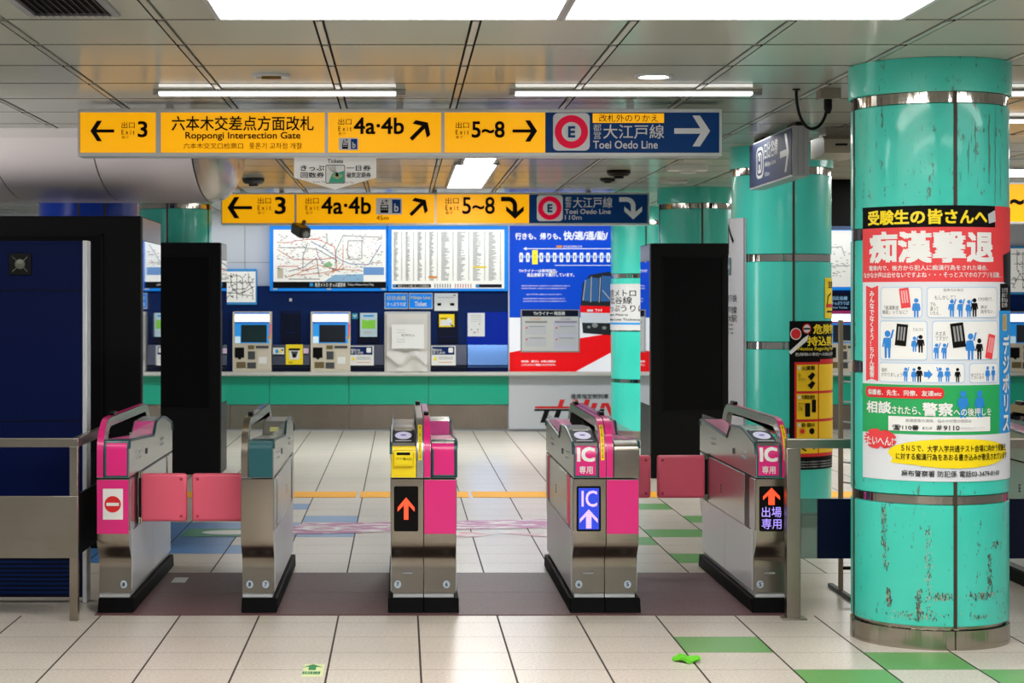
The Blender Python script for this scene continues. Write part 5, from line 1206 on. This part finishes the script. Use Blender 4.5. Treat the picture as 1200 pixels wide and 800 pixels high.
        lab(g.build('lit_symbol', d), 'lit symbol on the display')
    if o.get('noentry'):
        g = G(); c = HW / 2; g.rect(PF, c - .05, .642, c + .052, .485, .005, WHITE); g.ell(PF, c, .563, .042, .042, .007, RED); g.rect(PF, c - .032, .571, c + .032, .555, .009, WHITE); lab(g.build('no_entry_sticker', t), 'white sticker with a red no entry sign')
    SK = Frame(lambda u, v, w: (x0 + u, YF + .078 - w, v)); stp = mat('sticker_blue', '#aebdcc', .5)
    for a, n_ in o.get('nums', []):
        g = G(); g.ell(SK, a, .143, .018, .020, .004, stp, 20); g.text(SK, n_, (a - .006, .153, a + .006, .133), .0055, INK, .03); g.build('number_sticker', t)
    g = G(); g.rect(SK, HW / 2 - .028, .205, HW / 2 + .028, .196, .003, GREY)
    if o.get('plate'): g.build('name_plate', t)
    # flaps
    for y, out in o.get('flaps', []):
        g = G()
        if out:
            a0, a1 = -out, -.012
            bx(g, a0, a1, y - .022, y + .022, .437, .690, FLAP, .016); fl = g.build('flap', t); lab(fl, 'padded pink barrier flap')
            g = G()
            for aa in (a0 + .03,):
                for zz in (.466, .661): g.lathe((gx(aa), YF + y - .022, zz), [(.008, .002), (.008, -.002), (0, -.003)], mat('flap_rivet', '#b82a48', .45), 14, axis='y')
            g.build('rivet', fl)
            g = G(); bx(g, -.02, .002, y - .018, y + .018, .428, .70, BLACK, .004)
            for dx in (-.006, -.018): g.tube([(gx(dx), YF + y - .03, .43), (gx(dx), YF + y - .03, .462)], .006, CHROME, 10); g.tube([(gx(dx), YF + y - .03, .668), (gx(dx), YF + y - .03, .70)], .006, CHROME, 10)
            g.build('hinge', t)
        else:
            bx(g, -.009, .003, y - .045, y + .045, .436, .688, FLAP if o.get('flappink', True) else SATIN, .005); g.build('flap', t)
def gate(x, w, label, halves):
    t = thing('ticket_gate', label, 'ticket gate', (x + w / 2, YF + L / 2, .004), 'row of ticket gates')
    for dx, side, o in halves: gate_half(t, x + dx, side, o)
    return t
STB = SATIN
gate(-1.554, HW, 'leftmost ticket gate with pink front and a red no entry sign', [(0, 'R', dict(reader=False, front='pink', band=PINK, deck=PINKL, panel=True, noentry=True, nums=[(.128, '8')], flaps=[(.34, .257), (1.56, 0)], flappink=False))])
gate(-.818, HW, 'plain steel ticket gate with teal front, second from the left', [(0, 'R', dict(reader=False, front='teal', band=STEEL, bandlabel='steel band over the arch', bluetop=True, deck=SATIN, nums=[(.04, '8'), (.122, '7')], flaps=[(.24, 0), (1.56, 0)], flappink=False))])
# its flap towards the no entry gate hangs on the left flank
gt = [o for o in COL.objects if o.get('label', '').startswith('plain steel ticket gate')][0]
g = G(); g.box(-.818 - .285, -.822, YF + .32, YF + .364, .437, .690, FLAP, .016); fl = lab(g.build('flap', gt), 'padded pink barrier flap')
g = G()
for zz in (.466, .661): g.lathe((-.818 - .255, YF + .32, zz), [(.008, .002), (.008, -.002), (0, -.003)], MATS['flap_rivet'], 14, axis='y')
g.build('rivet', fl)
gate(-.052, 2 * HW, 'middle ticket gate with yellow ticket slot and red arrow display',
     [(0, 'L', dict(reader=True, front='ticket', band=SATIN, bandlabel='silver band over the arch', strip=True, display='arrow', nums=[(.035, '7')], plate=True)),
      (HW, 'R', dict(reader=False, front='block', block=PINK, blocklabel='rounded pink block', blockframe=True, band=PINK, deck=PINKL, panel=True, nums=[(.118, '6')]))])
gate(.879, 2 * HW, 'ticket gate with the blue IC display, second from the right',
     [(0, 'L', dict(reader=True, front='ic', band=PINK, strip=True, display='ic', nums=[(.035, '6')], plate=True, deck=PINKL, flaps=[(.24, 0), (1.56, 0)])),
      (HW, 'R', dict(reader=False, front='block', block=STEEL, blocklabel='rounded steel block', band=PINK, deck=PINKL, panel=True, nums=[(.118, '5')], flaps=[(1.53, .262)]))])
gate(1.811, HW, 'ticket gate with the exit only display, beside the railing by the big column',
     [(0, 'L', dict(reader=True, front='ic', band=PINK, strip=True, display='exit', nums=[(.035, '5')], plate=True, deck=PINKL, flaps=[(1.53, .297)]))])
gate(3.5, 2 * HW, 'ticket gate at the right edge of the picture beyond the big column',
     [(0, 'L', dict(reader=True, front='ic', band=PINK, display='ic', deck=PINKL)), (HW, 'R', dict(reader=False, front='block', block=STEEL, blocklabel='rounded steel block', band=PINK, deck=PINKL, panel=True))])
